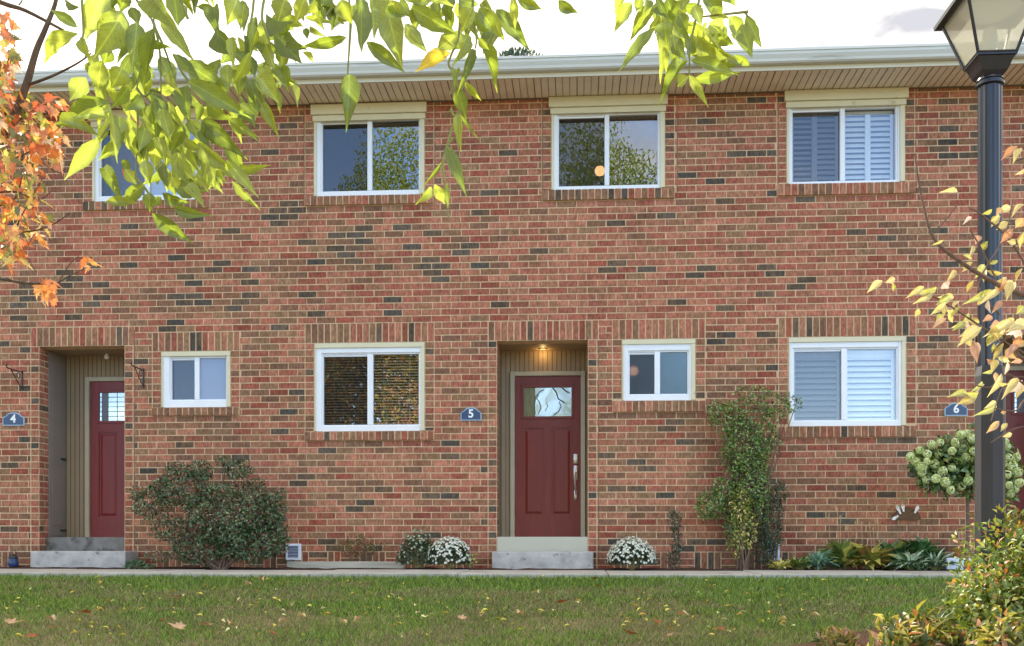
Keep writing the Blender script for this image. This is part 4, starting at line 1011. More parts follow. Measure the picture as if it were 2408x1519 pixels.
for i, (u, v) in enumerate(heads):
    c = W(u, v, -1.15 + .12 * math.sin(i * 2.7))
    if hm is None:
        n = 170; d = rnd(n); o = leafmesh('flower_head', d * np.array([.048, .048, .044]), unit(np.cross(d, rnd(n))), d, .022, .020, pal([srgb(222, 232, 164), srgb(204, 218, 140), srgb(234, 238, 200)], n, .1), M['petal'], T_simple(), root)
        hm = o
    else:
        o = hm.copy(); COL.objects.link(o); o.parent = root
    o.location = c - root.location; s = random.uniform(.78, 1.12); o.scale = (s, s, s * random.uniform(.85, 1.05)); o.rotation_euler = (random.random() * 3, random.random() * 3, random.random() * 3)
shrub('pale_sprig', 2118, -.3, [(2130, 1165, 16, 12, 40), (2115, 1185, 10, 12, 20)], .03, .014, [srgb(150, 160, 90), srgb(170, 170, 110)], 'thin pale sprig leaning out below the hydrangea above the ornament', 'plant', stems=3, stemr=.003, twigs=6)

# ------------------------------------------------------------------ LAMP POST
LD = 5.0; LB = CAM + ray(2327, VH) * LD; LX, LYY = LB.x, LB.y; LG = G(LYY)
lp = empty('lamp_post', (LX, LYY, LG), 'tall black lamp post with square glass lantern at the right', 'street lamp')
zof = lambda v, dep=LD: CZ + (VH - v) / F * dep
q = MB(); q.lathe((LX, LYY, 0), [(.058, zof(880)), (.0555, zof(840)), (.0555, zof(205))], 32, flute=.05); q.build('pole', M['postblack'], lp, False)
q = MB(); q.lathe((LX, LYY, 0), [(.070, LG - .05), (.069, zof(885)), (.060, zof(862))], 8, rot=R(22.5 + 12)); q.build('base_sleeve', M['postdull'], lp)
q = MB(); zc = zof(200); q.lathe((LX, LYY, 0), [(.058, zc - .012), (.066, zc - .006), (.066, zc + .004), (.058, zc + .008), (.058, zc + .014), (.064, zc + .018), (.060, zc + .028), (.046, zc + .032)], 28); q.build('collar', M['postblack'], lp, True)
def sq(mb, lv):   # square loft: list of (half, z)
    for (h0, z0), (h1, z1) in zip(lv, lv[1:]):
        a = [(LX - h0, LYY - h0, z0), (LX + h0, LYY - h0, z0), (LX + h0, LYY + h0, z0), (LX - h0, LYY + h0, z0)]
        b = [(LX - h1, LYY - h1, z1), (LX + h1, LYY - h1, z1), (LX + h1, LYY + h1, z1), (LX - h1, LYY + h1, z1)]
        for i in range(4): mb.quad(a[i], a[(i + 1) % 4], b[(i + 1) % 4], b[i])
    for (h, z) in (lv[0], lv[-1]): mb.poly([(LX - h, LYY - h, z), (LX + h, LYY - h, z), (LX + h, LYY + h, z), (LX - h, LYY + h, z)])
ZL0, ZL1 = CZ + 2.345, CZ + 2.60; H0, H1 = .090, .168
q = MB(); sq(q, [(.045, zc + .028), (.062, zc + .05), (.066, zc + .06), (.084, ZL0 - .012), (.093, ZL0 - .010), (.093, ZL0)]); q.build('lantern_base', M['postblack'], lp)
q = MB()
for sx in (-1, 1):
    for sy in (-1, 1): q.tube([(LX + sx * H0, LYY + sy * H0, ZL0), (LX + sx * H1, LYY + sy * H1, ZL1)], .008, 5)
for i in range(4):
    c = [(-1, -1), (1, -1), (1, 1), (-1, 1)]; a, b = c[i], c[(i + 1) % 4]
    q.tube([(LX + a[0] * H1, LYY + a[1] * H1, ZL1), (LX + b[0] * H1, LYY + b[1] * H1, ZL1)], .009, 5); q.tube([(LX + a[0] * H0, LYY + a[1] * H0, ZL0 + .003), (LX + b[0] * H0, LYY + b[1] * H0, ZL0 + .003)], .007, 5)
q.build('lantern_frame', M['postblack'], lp)
for (a, b) in (((-1, -1), (1, -1)), ((1, -1), (1, 1)), ((1, 1), (-1, 1)), ((-1, 1), (-1, -1))):
    q = MB(); h0, h1 = H0 - .003, H1 - .003
    q.quad((LX + a[0] * h0, LYY + a[1] * h0, ZL0 + .004), (LX + b[0] * h0, LYY + b[1] * h0, ZL0 + .004), (LX + b[0] * h1, LYY + b[1] * h1, ZL1), (LX + a[0] * h1, LYY + a[1] * h1, ZL1)); q.build('lantern_pane', M['lantern_glass'], lp)
q = MB(); sq(q, [(.200, ZL1 - .006), (.202, ZL1 + .012), (.185, ZL1 + .022), (.06, ZL1 + .20), (.05, ZL1 + .21)]); rfl = q.build('lantern_roof', M['postdull'], lp)
q = MB(); q.lathe((LX, LYY, ZL1 + .21), [(.05, 0), (.055, .02), (.02, .04), (.025, .07), (.005, .11)], 14); q.build('finial', M['postblack'], lp, True)
q = MB(); q.lathe((LX, LYY, ZL0), [(.022, 0), (.024, .03), (.034, .06), (.036, .11), (.028, .15), (.01, .165)], 18); q.build('bulb', M['opal'], lp, True)
q = MB(); q.lathe((LX, LYY, ZL1 - .05), [(.05, 0), (.12, .03), (.15, .05)], 20); q.build('reflector', M['opal'], lp, True)

# ------------------------------------------------------------------ NEAR FOLIAGE
def place(list_, depth, wsc=1.0, dj=.25):
    P, A, N_, L, Wd = [], [], [], [], []
    for it in list_:
        kx, x0, y0, x1, y1, w = it[:6]
        u0, v0 = crop(kx, x0, y0); u1, v1 = crop(kx, x1, y1); dp = depth + rng.uniform(-dj, dj)
        a = AT(u0, v0, dp); b = AT(u1, v1, dp + rng.uniform(-.04, .04)); ax = b - a
        view = (a - CAM).normalized(); nrm = -view + Vector(rnd(1)[0]) * .45
        P.append(a); A.append(ax); L.append(ax.length); N_.append(nrm); Wd.append(w / 3.671 / F * dp * 1.0 * wsc)
    return [np.array(x) for x in (P, A, N_, L, Wd)]
NEAR = [('A',680,290,330,540,150),('A',670,240,420,65,90),('A',690,60,530,0,60),('A',900,-60,740,330,230),('A',1060,100,830,500,280),('A',1180,190,1150,590,190),('A',1100,-60,1030,100,130),('A',860,0,1010,100,120),('A',1130,60,1200,230,110),
('A',1330,240,1230,680,140),('A',1380,480,1510,780,160),('A',1210,570,1150,760,90),('A',780,480,830,620,100),('A',880,520,830,800,180),('A',1050,580,980,760,190),('A',740,670,600,880,170),('A',960,880,450,1060,150),('A',960,950,600,1030,90),
('A',870,1185,400,1010,120),('A',870,1190,555,1560,140),('A',960,970,1000,1430,90),('A',1100,1010,1290,1550,170),('A',1310,800,1400,1200,160),('A',1450,880,1690,1480,190),('A',1400,940,1460,1180,130),('A',1600,740,1600,1035,165),('A',1300,900,1330,1110,130),
('A',1300,-60,1500,250,210),('A',1500,-40,1530,240,200),('A',1380,180,1690,560,120),('A',1500,470,1750,720,100),('A',1600,540,2010,800,200),('A',1620,700,2160,1010,170),('A',1780,870,1980,1050,150),('A',1740,1040,2110,1360,160),('A',1980,1030,2209,1180,110),
('A',1640,1040,1730,1210,130),('A',1720,1230,2050,1519,140),('A',1850,60,1870,300,140),('A',1860,260,2090,500,190),('A',2050,-20,1960,220,150),('A',2110,30,2080,270,120),('A',2150,450,2010,760,110),('A',2180,200,2170,480,90),('A',2120,700,2209,960,90),
('A',1840,60,1680,60,60),('A',1950,-60,2000,180,140),('A',1250,560,1230,760,110),('A',1150,800,1000,790,110),('A',1250,1100,1210,1300,130),('A',1350,1180,1300,1400,120),('A',1560,1060,1600,1300,150),('A',1840,1100,1930,1180,80),('A',1200,820,1100,960,130),('A',1480,1230,1560,1500,150),
('E',1240,210,1040,390,120),('E',1190,370,840,350,85),('E',900,60,1060,370,110),('E',1290,280,1290,450,110),('E',1390,320,1310,400,80),('E',1500,230,1800,270,170),('E',1400,280,1640,390,110),('E',1500,400,1800,500,100),('E',1310,460,1660,725,130),('E',1720,80,1930,280,100),
('E',1820,0,1920,200,120),('E',1700,110,1800,270,90),('E',1950,0,2240,340,110),('E',2040,70,2330,60,90),('E',1370,0,1440,180,90),('E',1100,0,1060,100,90),('E',1500,20,1690,180,150),('E',1250,0,1290,220,120),('E',1600,230,1760,380,120),('E',1480,140,1540,260,90),('E',1900,40,2130,190,100),('E',1080,80,1180,220,110),
('E',2000,180,2209+60,440,80),
('B',140,140,80,480,90),('B',250,190,480,250,110),('B',390,-20,330,190,190),('B',560,-20,480,200,130),('B',640,20,590,130,100),('B',1040,-40,1030,480,190),('B',1250,-20,1390,590,220),('B',870,0,960,210,150),('B',920,320,520,400,105),('B',1090,360,1430,630,120),('B',1480,60,1900,300,170),
('B',1420,210,1630,470,120),('B',1290,0,1400,160,120),('B',1880,300,1690,440,150),('B',2010,60,1900,290,150),('B',2060,70,2230,310,120),('B',2130,60,2302,370,130),('B',1960,290,1880,560,100),('B',2010,420,1910,760,80),('B',2040,320,2250,780,95),('B',2060,320,2150,440,70),
('B',1870,740,1960,1040,120),('B',1930,700,2090,880,60),('B',1870,600,1850,740,80),('B',1890,980,1900,1290,80),('B',1880,960,2060,1210,30),('B',1790,1260,1950,1680,110),('G',1740,20,1590,230,35),('G',1650,230,1540,390,80),('G',1680,210,1770,390,90),('G',1780,200,1800,420,60),
('B',940,640,940,1075,165),('B',300,290,540,560,190),('B',140,650,340,880,170),('B',440,740,510,910,60),('B',200,880,330,1180,95),('B',0,900,150,1000,80),('B',0,1100,160,1210,60),('B',540,450,650,540,60),('B',560,150,820,200,50),('B',20,0,40,270,90),
('B',30,300,60,600,70),('B',60,660,140,940,60),('B',110,670,190,900,80),('B',600,230,720,320,50),('B',570,240,580,340,60),('B',180,170,250,420,110),('B',220,380,320,620,120),('B',80,480,130,680,100),('B',160,560,300,660,110),('B',370,130,560,230,110),('B',700,0,830,60,90),('B',470,0,640,-60,90),
('B',1130,-30,1180,300,150),('B',780,-60,700,60,120),('B',1380,0,1480,160,110),('B',1560,-30,1850,30,90),('B',1900,0,2050,40,130),('B',1650,-20,1450,20,80),
('C',20,80,320,430,140),('C',170,-30,190,270,80),('C',200,-20,430,90,100),('C',560,0,730,125,100),('C',1190,20,1040,260,125),('C',1280,-30,1230,110,90),('C',1390,40,1170,350,125),('C',1400,230,1070,650,105),('C',1400,290,1470,690,110),('C',1470,400,1490,640,70),
('C',1560,340,1650,510,130),('C',1680,530,1410,870,90),('C',1690,660,1570,750,110),('C',1690,650,1850,910,80),('C',1700,520,2120,630,110),('C',1720,690,2130,620,110),('C',1500,-20,1560,200,160),('C',1650,-20,1640,110,120),('C',1600,120,1680,260,120),('C',1800,-30,2020,170,160),
('C',1960,0,2120,40,80),('C',1760,300,2090,540,150),('C',2040,140,2160,340,140),('C',2140,210,2230,490,150),('C',2180,130,2330,430,110),('C',1880,220,2040,340,120),('C',2080,470,2240,590,70),('C',1750,380,1700,500,80),('C',1860,390,1760,480,70),('C',1420,0,1500,160,120),('C',1480,180,1490,380,150),
('C',1340,0,1300,110,80),('C',1700,180,1760,330,120),('C',1560,200,1680,330,120),('C',1730,50,1800,220,110),('C',1660,330,1700,500,80),('C',1900,60,2020,170,100),('C',1440,20,1420,260,110)]
TR = Vector((-2.6, -14.2, G(-14.2)))
ash = empty('ash_tree', TR, 'green leafed ash tree whose branches hang across the top of the view', 'tree')
P, A, N_, L, Wd = place(NEAR, 2.9)
GC = [srgb(142, 150, 54), srgb(126, 138, 48), srgb(154, 162, 68), srgb(110, 122, 42)]
C = pal(GC, len(P), .10)
ix = len(P)
tms = [T_leaf(8, .13, .10, wav=.012), T_leaf(8, .2, .22, wav=.02), T_leaf(8, .06, .02, wav=.015)]
lv = []
sel = rng.integers(0, 3, ix)
# extra leaves filling the clusters, in front of and behind the measured ones
fill = []
for (u, v, ru, rv, n) in ((270, 90, 80, 90, 18), (340, 250, 130, 100, 50), (450, 340, 100, 70, 36), (560, 160, 45, 110, 20), (640, 110, 60, 90, 26), (790, 5, 140, 22, 18), (1000, 10, 150, 28, 20), (1120, 50, 60, 40, 10), (1620, 55, 100, 50, 24), (1680, 80, 60, 40, 12)):
    for k in range(n):
        a = rng.uniform(0, 6.28); r = math.sqrt(rng.random()); uu, vv = u + ru * r * math.cos(a), v + rv * r * math.sin(a)
        an = rng.normal(.25, .55); ll = rng.uniform(42, 78); fill.append((uu, vv, uu + ll * math.sin(an), vv + ll * math.cos(an), rng.uniform(22, 34)))
for (u0, v0, u1, v1, w) in fill:
    dp = rng.uniform(2.75, 3.6); a = AT(u0, v0, dp); b = AT(u1, v1, dp + rng.uniform(-.06, .06))
    P = np.vstack([P, a]); A = np.vstack([A, b - a]); L = np.append(L, (b - a).length); N_ = np.vstack([N_, np.array(-(a - CAM).normalized()) + rnd(1)[0] * .8]); Wd = np.append(Wd, w / F * dp)
nf = len(P) - ix; C = np.vstack([C, pal(GC, nf, .15)]); 
# a few yellow ones
u, v = crop('B', 1820, 455); a = AT(u, v, 2.9); u2, v2 = crop('B', 1500, 600); b = AT(u2, v2, 2.9)
P = np.vstack([P, a]); A = np.vstack([A, b - a]); L = np.append(L, (b - a).length); N_ = np.vstack([N_, [0, -1, .2]]); Wd = np.append(Wd, .05); C = np.vstack([C, np.array(srgb(222, 190, 50)[:3])[None]])
# canopy above and behind the camera (seen reflected in the windows)
CEN = np.array([(-5.3, -14.6, 9.2), (-5.6, -14.2, 7.8), (-4.9, -15.2, 10.6), (-2.2, -15.6, 10.4), (-.2, -15.0, 9.2), (.9, -14.6, 9.6), (2.0, -15.4, 9.6), (.2, -15.2, 11.0), (-3.2, -14.0, 6.6)])
n = 16000; cc = rng.choice(9, n, p=[.17, .17, .1, .08, .1, .14, .08, .08, .08]); cen = CEN[cc]
Q = cen + rnd(n) * np.array([1.15, 1.1, 1.2]) * (rng.random((n, 1)) ** .4)
Q = Q[(Q[:, 2] > CZ + .62 * (Q[:, 1] - CY) + .3) & (Q[:, 2] > 2.6)]
# sprays just above the frame that throw the leaf shadows seen on the hanging leaves
qs = []
for k in range(1150):
    uu = rng.choice([180, 320, 450, 600, 780, 950, 1100, 1540, 1680]) + rng.normal(0, 70); dp = rng.uniform(3.0, 4.4); zz = CZ + .535 * dp + rng.uniform(.06, .9); b = AT(uu, 0, dp); qs.append((b.x - .15, b.y, zz))
Q = np.vstack([Q, np.array(qs)]); n = len(Q)
sel = rng.integers(0, 3, len(P))
fo = [None]
P = np.vstack([P, Q]); A = np.vstack([A, rnd(n) + np.array([0, 0, -.8])]); N_ = np.vstack([N_, rnd(n)]); L = np.append(L, rng.uniform(.09, .13, n)); Wd = np.append(Wd, rng.uniform(.035, .05, n)); C = np.vstack([C, pal(GC, n, .15)])
tms = [T_leaf(10, .13, .12, wav=.02, ser=.03), T_leaf(10, .26, .34, wav=.03, ser=.05), T_leaf(10, .08, -.12, wav=.03, ser=.04), T_leaf(10, .38, .2, wav=.04)]
sel = rng.integers(0, 4, len(P)); cr0 = None
for q_ in range(4):
    k_ = sel == q_
    o_ = leafmesh('crown', P[k_], A[k_], N_[k_], L[k_], Wd[k_], C[k_], M['leaf_near'], tms[q_], ash)
    if cr0 is None: cr0 = o_
    else:      # merge into one crown mesh
        bm_ = bmesh.new(); bm_.from_mesh(cr0.data); bm_.from_mesh(o_.data); bm_.to_mesh(cr0.data); bm_.free(); bpy.data.objects.remove(o_)
br = MB()
br.tube(bezline([TR, TR + Vector((.1, .1, 1.6)), TR + Vector((.0, .3, 3.2)), TR + Vector((.3, .2, 6.0)), TR + Vector((.1, -.3, 10.5))], 4), list(np.linspace(.19, .03, 17)), 10)
br.build('trunk', M['bark'], ash, True)
lb = MB(); hub = TR + Vector((0, .3, 3.25)); hub2 = TR + Vector((.2, .3, 4.2))
def limb(pts, r0, r1): 
    c = bezline(pts, 5); lb.tube(c, list(np.linspace(r0, r1, len(c))), 7)
top = lambda u, dp, dz=.45: AT(u, 0, dp) + Vector((0, 0, dz))
limb([hub, hub.lerp(top(350, 3.0, .6), .5) + Vector((0, 0, .35)), top(350, 3.0, .5), AT(430, -40, 3.2)], .05, .006)
limb([hub, hub.lerp(top(800, 3.0, .6), .5) + Vector((0, 0, .5)), top(800, 3.0, .5), AT(1000, -60, 3.2)], .05, .006)
limb([hub2, hub2.lerp(top(1500, 3.1, .7), .5) + Vector((0, 0, .5)), top(1500, 3.1, .6), AT(1640, -60, 3.2)], .05, .006)
tw = [[('A',1100,-300),('A',1180,0),('A',1330,220),('A',1240,480),('A',1180,760)],[('A',1330,200),('A',1380,450),('A',1390,800)],[('A',1330,220),('A',1420,420),('A',1490,620)],[('A',1180,760),('A',1240,830),('A',1300,800)],[('A',1390,800),('A',1300,800),('A',1620,1180)],
      [('A',1200,820),('A',1180,900),('A',1190,1050),('E',1170,150)],[('A',700,-100),('A',720,280),('A',690,330)],[('A',1500,470),('A',1620,690),('A',1900,900),('A',1990,1000)],[('A',1000,1000),('A',870,1190)],
      [('B',130,-200),('B',110,100),('B',50,400),('B',30,700)],[('B',960,150),('B',945,400),('B',930,640)],[('B',920,-200),('B',960,150)],[('B',2020,-200),('B',2010,60),('B',2040,330),('B',2030,420)],[('B',1900,0),('B',1890,300),('B',1830,460),('B',1800,560),('B',1850,640),('B',1830,760),('B',1810,820)],
      [('B',1850,640),('B',1870,740),('B',1920,760),('B',2010,430)],[('B',1820,940),('B',1850,1000),('B',1900,950)],[('B',1830,1100),('B',1800,1230),('B',1860,1190),('B',1890,1300)],[('B',1800,1230),('G',1750,30),('G',1770,200),('G',1800,500)],
      [('C',1400,-150),('C',1415,100),('C',1400,290)],[('C',1800,-150),('C',1750,150),('C',1700,400),('C',1690,660)],[('C',2200,100),('C',2020,120),('C',1750,150)],[('C',2170,100),('C',2200,150)],[('A',1460,-200),('A',1340,100),('A',1330,210)],[('A',1620,160),('A',1560,0),('A',1500,-200)],
      [('A',1240,-200),('A',1110,0),('A',1040,110)],[('E',1170,150),('E',1290,300),('E',1320,450)],[('A',1490,1180),('E',1500,200),('E',1560,300)],[('B',240,-150),('B',190,150),('B',260,400),('B',160,660)],[('B',800,60),('B',700,180)]]
for pl in tw:
    c = bezline([AT(*crop(*p), 2.95) for p in pl], 4); lb.tube(c, list(np.linspace(.0045, .0022, len(c))), 5)
for (q0, q1) in (((350, .5), ('A', 1100, -300)), ((350, .5), ('A', 700, -100)), ((800, .5), ('B', 130, -200)), ((800, .5), ('B', 920, -200)), ((1500, .6), ('C', 1400, -150)), ((1500, .6), ('C', 1800, -150)), ((800, .5), ('B', 2020, -200))):
    a = top(q0[0], 3.0, q0[1]); b = AT(*crop(*q1), 2.95); c = bezline([a, a.lerp(b, .6) + Vector((0, 0, .05)), b], 4); lb.tube(c, list(np.linspace(.008, .0045, len(c))), 5)
for k in range(27):
    e = Vector(tuple(CEN[k % 9] + rnd(1)[0] * .8)); limb([hub2, hub2.lerp(e, .5) + Vector((0, 0, .2)), e], .04, .008)
lb.build('branch', M['greentwig'], ash, True)

# ---- orange maple at the left
TM = Vector((-5.0, -7.0, G(-7.0)))
mp = empty('maple_tree', TM, 'orange and yellow autumn maple tree at the left edge', 'tree')
DM = 5.0
br = MB(); tp = TM + Vector((.2, 0, 1.5))
br.tube(bezline([TM, TM + Vector((.05, 0, .8)), tp, TM + Vector((.1, .2, 3.2)), TM + Vector((-.1, .1, 4.6))], 4), list(np.linspace(.09, .02, 17)), 9); br.build('trunk', M['bark'], mp, True)
lb = MB()
def limbs(pts, r0, r1, D=DM):
    c = bezline([p if isinstance(p, Vector) else AT(p[0], p[1], D) for p in pts], 4); lb.tube(c, list(np.linspace(r0, r1, len(c))), 6)
limbs([tp, (-200, 620), (-10, 340), (20, 300), (60, 205), (85, 120), (110, 60), (134, -10), (140, -120)], .03, .006)
limbs([(64, 200), (120, 180), (180, 150), (215, 125)], .008, .003); limbs([(200, 140), (202, 128), (212, 116)], .003, .002)
limbs([TM + Vector((.1, .2, 2.9)), (-150, -60), (0, 5), (60, 25), (150, 72)], .018, .006); limbs([(44, 12), (52, 0), (48, -20)], .004, .002)
limbs([(8, 320), (60, 270), (120, 240)], .006, .003)
limbs([tp, (-120, 640), (0, 655), (60, 665), (130, 665), (160, 650), (205, 628)], .012, .002); limbs([(140, 660), (165, 620), (185, 602)], .003, .0015)
limbs([(-60, 480), (0, 535), (60, 545), (120, 530), (165, 500)], .006, .002); limbs([(0, 180), (20, 140), (35, 105)], .004, .002); limbs([(40, 530), (60, 490), (100, 420)], .004, .002)
limbs([(-40, 420), (20, 380), (80, 350), (140, 300)], .006, .002); limbs([(20, 300), (70, 330), (110, 390), (150, 410)], .005, .002); limbs([(-40, 460), (30, 450), (90, 470), (120, 450)], .005, .002)
limbs([(-60, 500), (10, 480), (40, 460), (52, 410)], .006, .003); limbs([(10, 610), (40, 590), (60, 600), (85, 640)], .003, .0018)
lb.build('branch', M['bark'], mp, True)
P, C_, LL = [], [], []
OC = [srgb(208, 126, 70), srgb(218, 156, 96), srgb(184, 98, 62), srgb(214, 190, 100), srgb(168, 170, 80), srgb(104, 112, 48), srgb(230, 196, 166)]
for (u, v, ru, rv, n, w) in ((10, 60, 18, 40, 14, [.5, .3, .2, 0, 0, 0, 0]), (20, 230, 45, 50, 60, None), (10, 150, 25, 40, 24, None), (55, 320, 72, 66, 90, [.2, .15, .12, .14, .13, .16, .1]), (110, 335, 42, 50, 62, [.3, .2, .16, .14, .05, .05, .1]), (45, 430, 76, 58, 90, [.16, .12, .12, .16, .16, .2, .08]), (45, 530, 70, 52, 80, [.15, .12, .12, .18, .18, .2, .05]),
                          (20, 590, 30, 30, 30, None), (105, 675, 22, 26, 22, [.5, .2, .2, 0, 0, 0, .1]), (20, 150, 20, 80, 30, None), (110, 245, 40, 14, 20, [.2, .1, .6, 0, 0, 0, .1]), (205, 612, 10, 12, 3, [.6, .4, 0, 0, 0, 0, 0]), (-60, 300, 60, 260, 260, None), (-160, 300, 80, 320, 260, None), (-280, 100, 100, 400, 260, None),
                          (-60, -60, 60, 80, 90, None), (300, 395, 12, 18, 4, [.4, 0, .6, 0, 0, 0, 0]), (320, 270, 10, 10, 3, [.8, 0, .2, 0, 0, 0, 0])):
    for k in range(n):
        a = rng.uniform(0, 6.28); r = math.sqrt(rng.random()); P.append(AT(u + ru * r * math.cos(a), v + rv * r * math.sin(a), DM + rng.normal(0, .28)))
    C_.append(pal(OC, n, .12, w))
P = np.array(P); C_ = np.vstack(C_); n = len(P)
A = unit(rnd(n) * .8 + np.array([.35, -.1, -.8])); N_ = unit(rnd(n) + np.array([0, -.5, .5]))
leafmesh('crown', P, A, N_, rng.uniform(.045, .10, n), rng.uniform(.022, .065, n), C_, M['leaf_maple'], T_maple(), mp)

# ---- yellow-leaved cherry at the right
TC = Vector((3.1, -8.9, G(-8.9)))
ct_ = empty('cherry_tree', TC, 'thin branched tree with pale yellow and orange leaves in front of the lamp post', 'tree')
DC = 3.4
br = MB(); tpc = TC + Vector((-.05, .1, 1.7)); br.tube(bezline([TC, TC + Vector((.03, 0, .9)), tpc, TC + Vector((.1, .1, 3.2)), TC + Vector((0, 0, 4.4))], 4), list(np.linspace(.06, .012, 17)), 8); br.build('trunk', M['bark'], ct_, True)
lb = MB()
limbs([tpc, (2700, 760), (2407, 692), (2330, 660), (2250, 610), (2195, 560), (2170, 480), (2155, 400), (2150, 360)], .011, .0016, DC)
limbs([(2195, 545), (2225, 515), (2250, 480)], .003, .0018, DC); limbs([(2407, 830), (2340, 790), (2200, 700), (2140, 690)], .004, .002, DC)
limbs([(2420, 640), (2370, 560), (2300, 500), (2278, 490)], .004, .002, DC); limbs([(2340, 655), (2310, 590), (2280, 540)], .003, .002, DC)
limbs([(2350, 740), (2300, 670), (2360, 560), (2380, 470)], .003, .002, DC)
limbs([tpc, (2700, 850), (2420, 850), (2380, 790), (2330, 830)], .01, .003, DC); limbs([(2440, 930), (2370, 880), (2330, 910), (2290, 905)], .004, .002, DC)
limbs([(2440, 910), (2400, 885), (2355, 915), (2330, 990)], .003, .0015, DC); limbs([tpc, (2700, 980), (2440, 935), (2390, 965), (2340, 960)], .008, .002, DC); limbs([(2420, 1000), (2380, 1010), (2330, 1040)], .003, .002, DC)
limbs([tpc + Vector((.1, 0, .8)), (2600, 300), (2440, 360), (2380, 380)], .01, .002, DC)
for k in range(46):
    e = Vector((3.1, -8.9, 2.2)) + Vector(tuple(rnd(1)[0] * np.array([1.15, 1.15, 1.5]) * rng.uniform(.5, 1)))
    if e.x < .50 * (e.y - CY) + .12: continue
    b0 = TC + Vector((.05, .1, min(4.0, max(1.4, (e.z - TC.z) * .75)))); c = bezline([b0, b0.lerp(e, .5) + Vector((0, 0, .08)), e], 4); lb.tube(c, list(np.linspace(.010, .002, len(c))), 5)
lb.build('branch', M['twig'], ct_, True)
CH = [('K',1900,20,1770,90,60),('K',2030,60,1815,220,100),('K',2300,0,2050,140,80),('K',1900,140,1940,240,60),('K',1970,190,1985,360,90),('K',2010,20,1900,0,70),('K',2220,200,2110,370,50),('K',2440,20,2250,90,110),('K',2110,440,2050,460,40),('K',2200,460,2090,670,60),('K',1900,620,1740,660,60),('K',1990,660,1810,730,80),('K',2000,630,1890,640,60),
('K',2340,500,2210,670,70),('K',2380,520,2250,640,80),('K',2400,560,2320,670,80),('K',2150,700,2060,760,50),('K',2160,740,1970,830,60),('K',2240,790,2190,800,50),('K',2180,870,2070,980,60),('K',2250,890,2190,960,50),('K',2290,980,2210,1010,50),
('H',1170,1040,1040,1140,70),('H',1280,1020,1200,1060,60),('H',1260,1060,1270,1140,40),('H',1530,1090,1380,1190,60),('H',1640,1100,1450,1160,70),('H',1700,1060,1740,1110,90),('H',1760,1170,1640,1250,80),('H',1600,1150,1450,1240,60),('H',1720,1230,1590,1340,60),('H',1800,950,1730,1060,50),('H',1950,880,1850,970,60),('H',2050,900,1980,1020,90),
('H',2140,1130,1880,1240,80),('H',1960,1040,1890,1150,50),('H',2190,1120,2010,1240,60),('H',1940,490,1870,550,35),('H',2000,650,1980,720,70),('H',2080,700,2020,790,60),('H',1950,740,1930,840,40),('H',2190,480,2100,580,80),('H',2270,540,2150,600,70),('H',2390,500,2320,590,90),('H',2300,590,2190,720,70),('H',2394,620,2350,770,60),
('H',1700,690,1600,740,25),('H',1870,820,1960,860,40),('H',2160,1040,2250,1130,80),('H',2300,1050,2240,1200,90),('H',2200,1210,2120,1320,60),('H',2394,1260,2330,1330,80),('H',2170,870,2080,900,40),('H',1850,1260,1740,1380,35),('H',2060,950,2040,1050,50),('H',2394,80,2330,130,40),('D',2340,1260,2190,1380,70),('D',2360,1280,2300,1400,60),('H',1820,270,1680,270,50),
('H',1900,1390,1780,1450,60),('H',2030,1450,1830,1519,90),('H',2310,1370,2120,1480,80),('H',2120,1350,2040,1390,60),('H',2360,1440,2260,1510,90),('K',2290,60,2380,190,90),('K',2200,120,2100,160,70),('K',2340,210,2230,320,60),('K',2380,330,2290,370,60),('H',2394,380,2280,480,50),('K',2230,260,2330,340,70),('K',2130,40,2170,180,80),('K',2360,130,2310,260,80)]
P, A, N_, L, Wd = place(CH, DC, 1.0, .12)
n0 = len(P)
fill = []
for (u, v, ru, rv, n) in ((2290, 730, 90, 60, 8), (2365, 800, 45, 60, 12), (2380, 620, 30, 60, 7), (2340, 500, 50, 30, 4), (2320, 880, 50, 40, 5), (2200, 730, 60, 20, 4)):
    for k in range(n):
        a = rng.uniform(0, 6.28); q_ = math.sqrt(rng.random()); an = rng.normal(-.7, .7); ll = rng.uniform(22, 42); uu, vv = u + ru * q_ * math.cos(a), v + rv * q_ * math.sin(a)
        dp = DC + rng.uniform(-.15, .3); a0 = AT(uu, vv, dp); b0 = AT(uu + ll * math.sin(an), vv + ll * math.cos(an), dp + rng.uniform(-.03, .03))
        P = np.vstack([P, a0]); A = np.vstack([A, b0 - a0]); L = np.append(L, (b0 - a0).length); N_ = np.vstack([N_, np.array(-(a0 - CAM).normalized()) + rnd(1)[0] * .7]); Wd = np.append(Wd, rng.uniform(10, 19) / F * dp)
n0 = len(P)
CC = [srgb(212, 196, 128), srgb(200, 182, 108), srgb(214, 176, 124), srgb(202, 148, 110), srgb(168, 170, 92), srgb(224, 198, 184)]
C_ = pal(CC, n0, .08, [.36, .22, .14, .08, .14, .06])
n = 700; Q = np.array([3.1, -8.9, 2.2]) + rnd(n) * np.array([1.2, 1.2, 1.6]) * rng.random((n, 1)) ** .4
dy = Q[:, 1] - CY; Q = Q[(Q[:, 0] > .47 * dy + .1)]; n = len(Q)
P = np.vstack([P, Q]); A = np.vstack([A, rnd(n) + np.array([0, 0, -.6])]); N_ = np.vstack([N_, rnd(n)]); L = np.append(L, rng.uniform(.05, .075, n)); Wd = np.append(Wd, rng.uniform(.025, .035, n)); C_ = np.vstack([C_, pal(CC, n, .1)])
leafmesh('crown', P, A, N_, L, Wd, C_, M['leaf_cherry'], T_leaf(6, .16, .12, wav=.02), ct_)

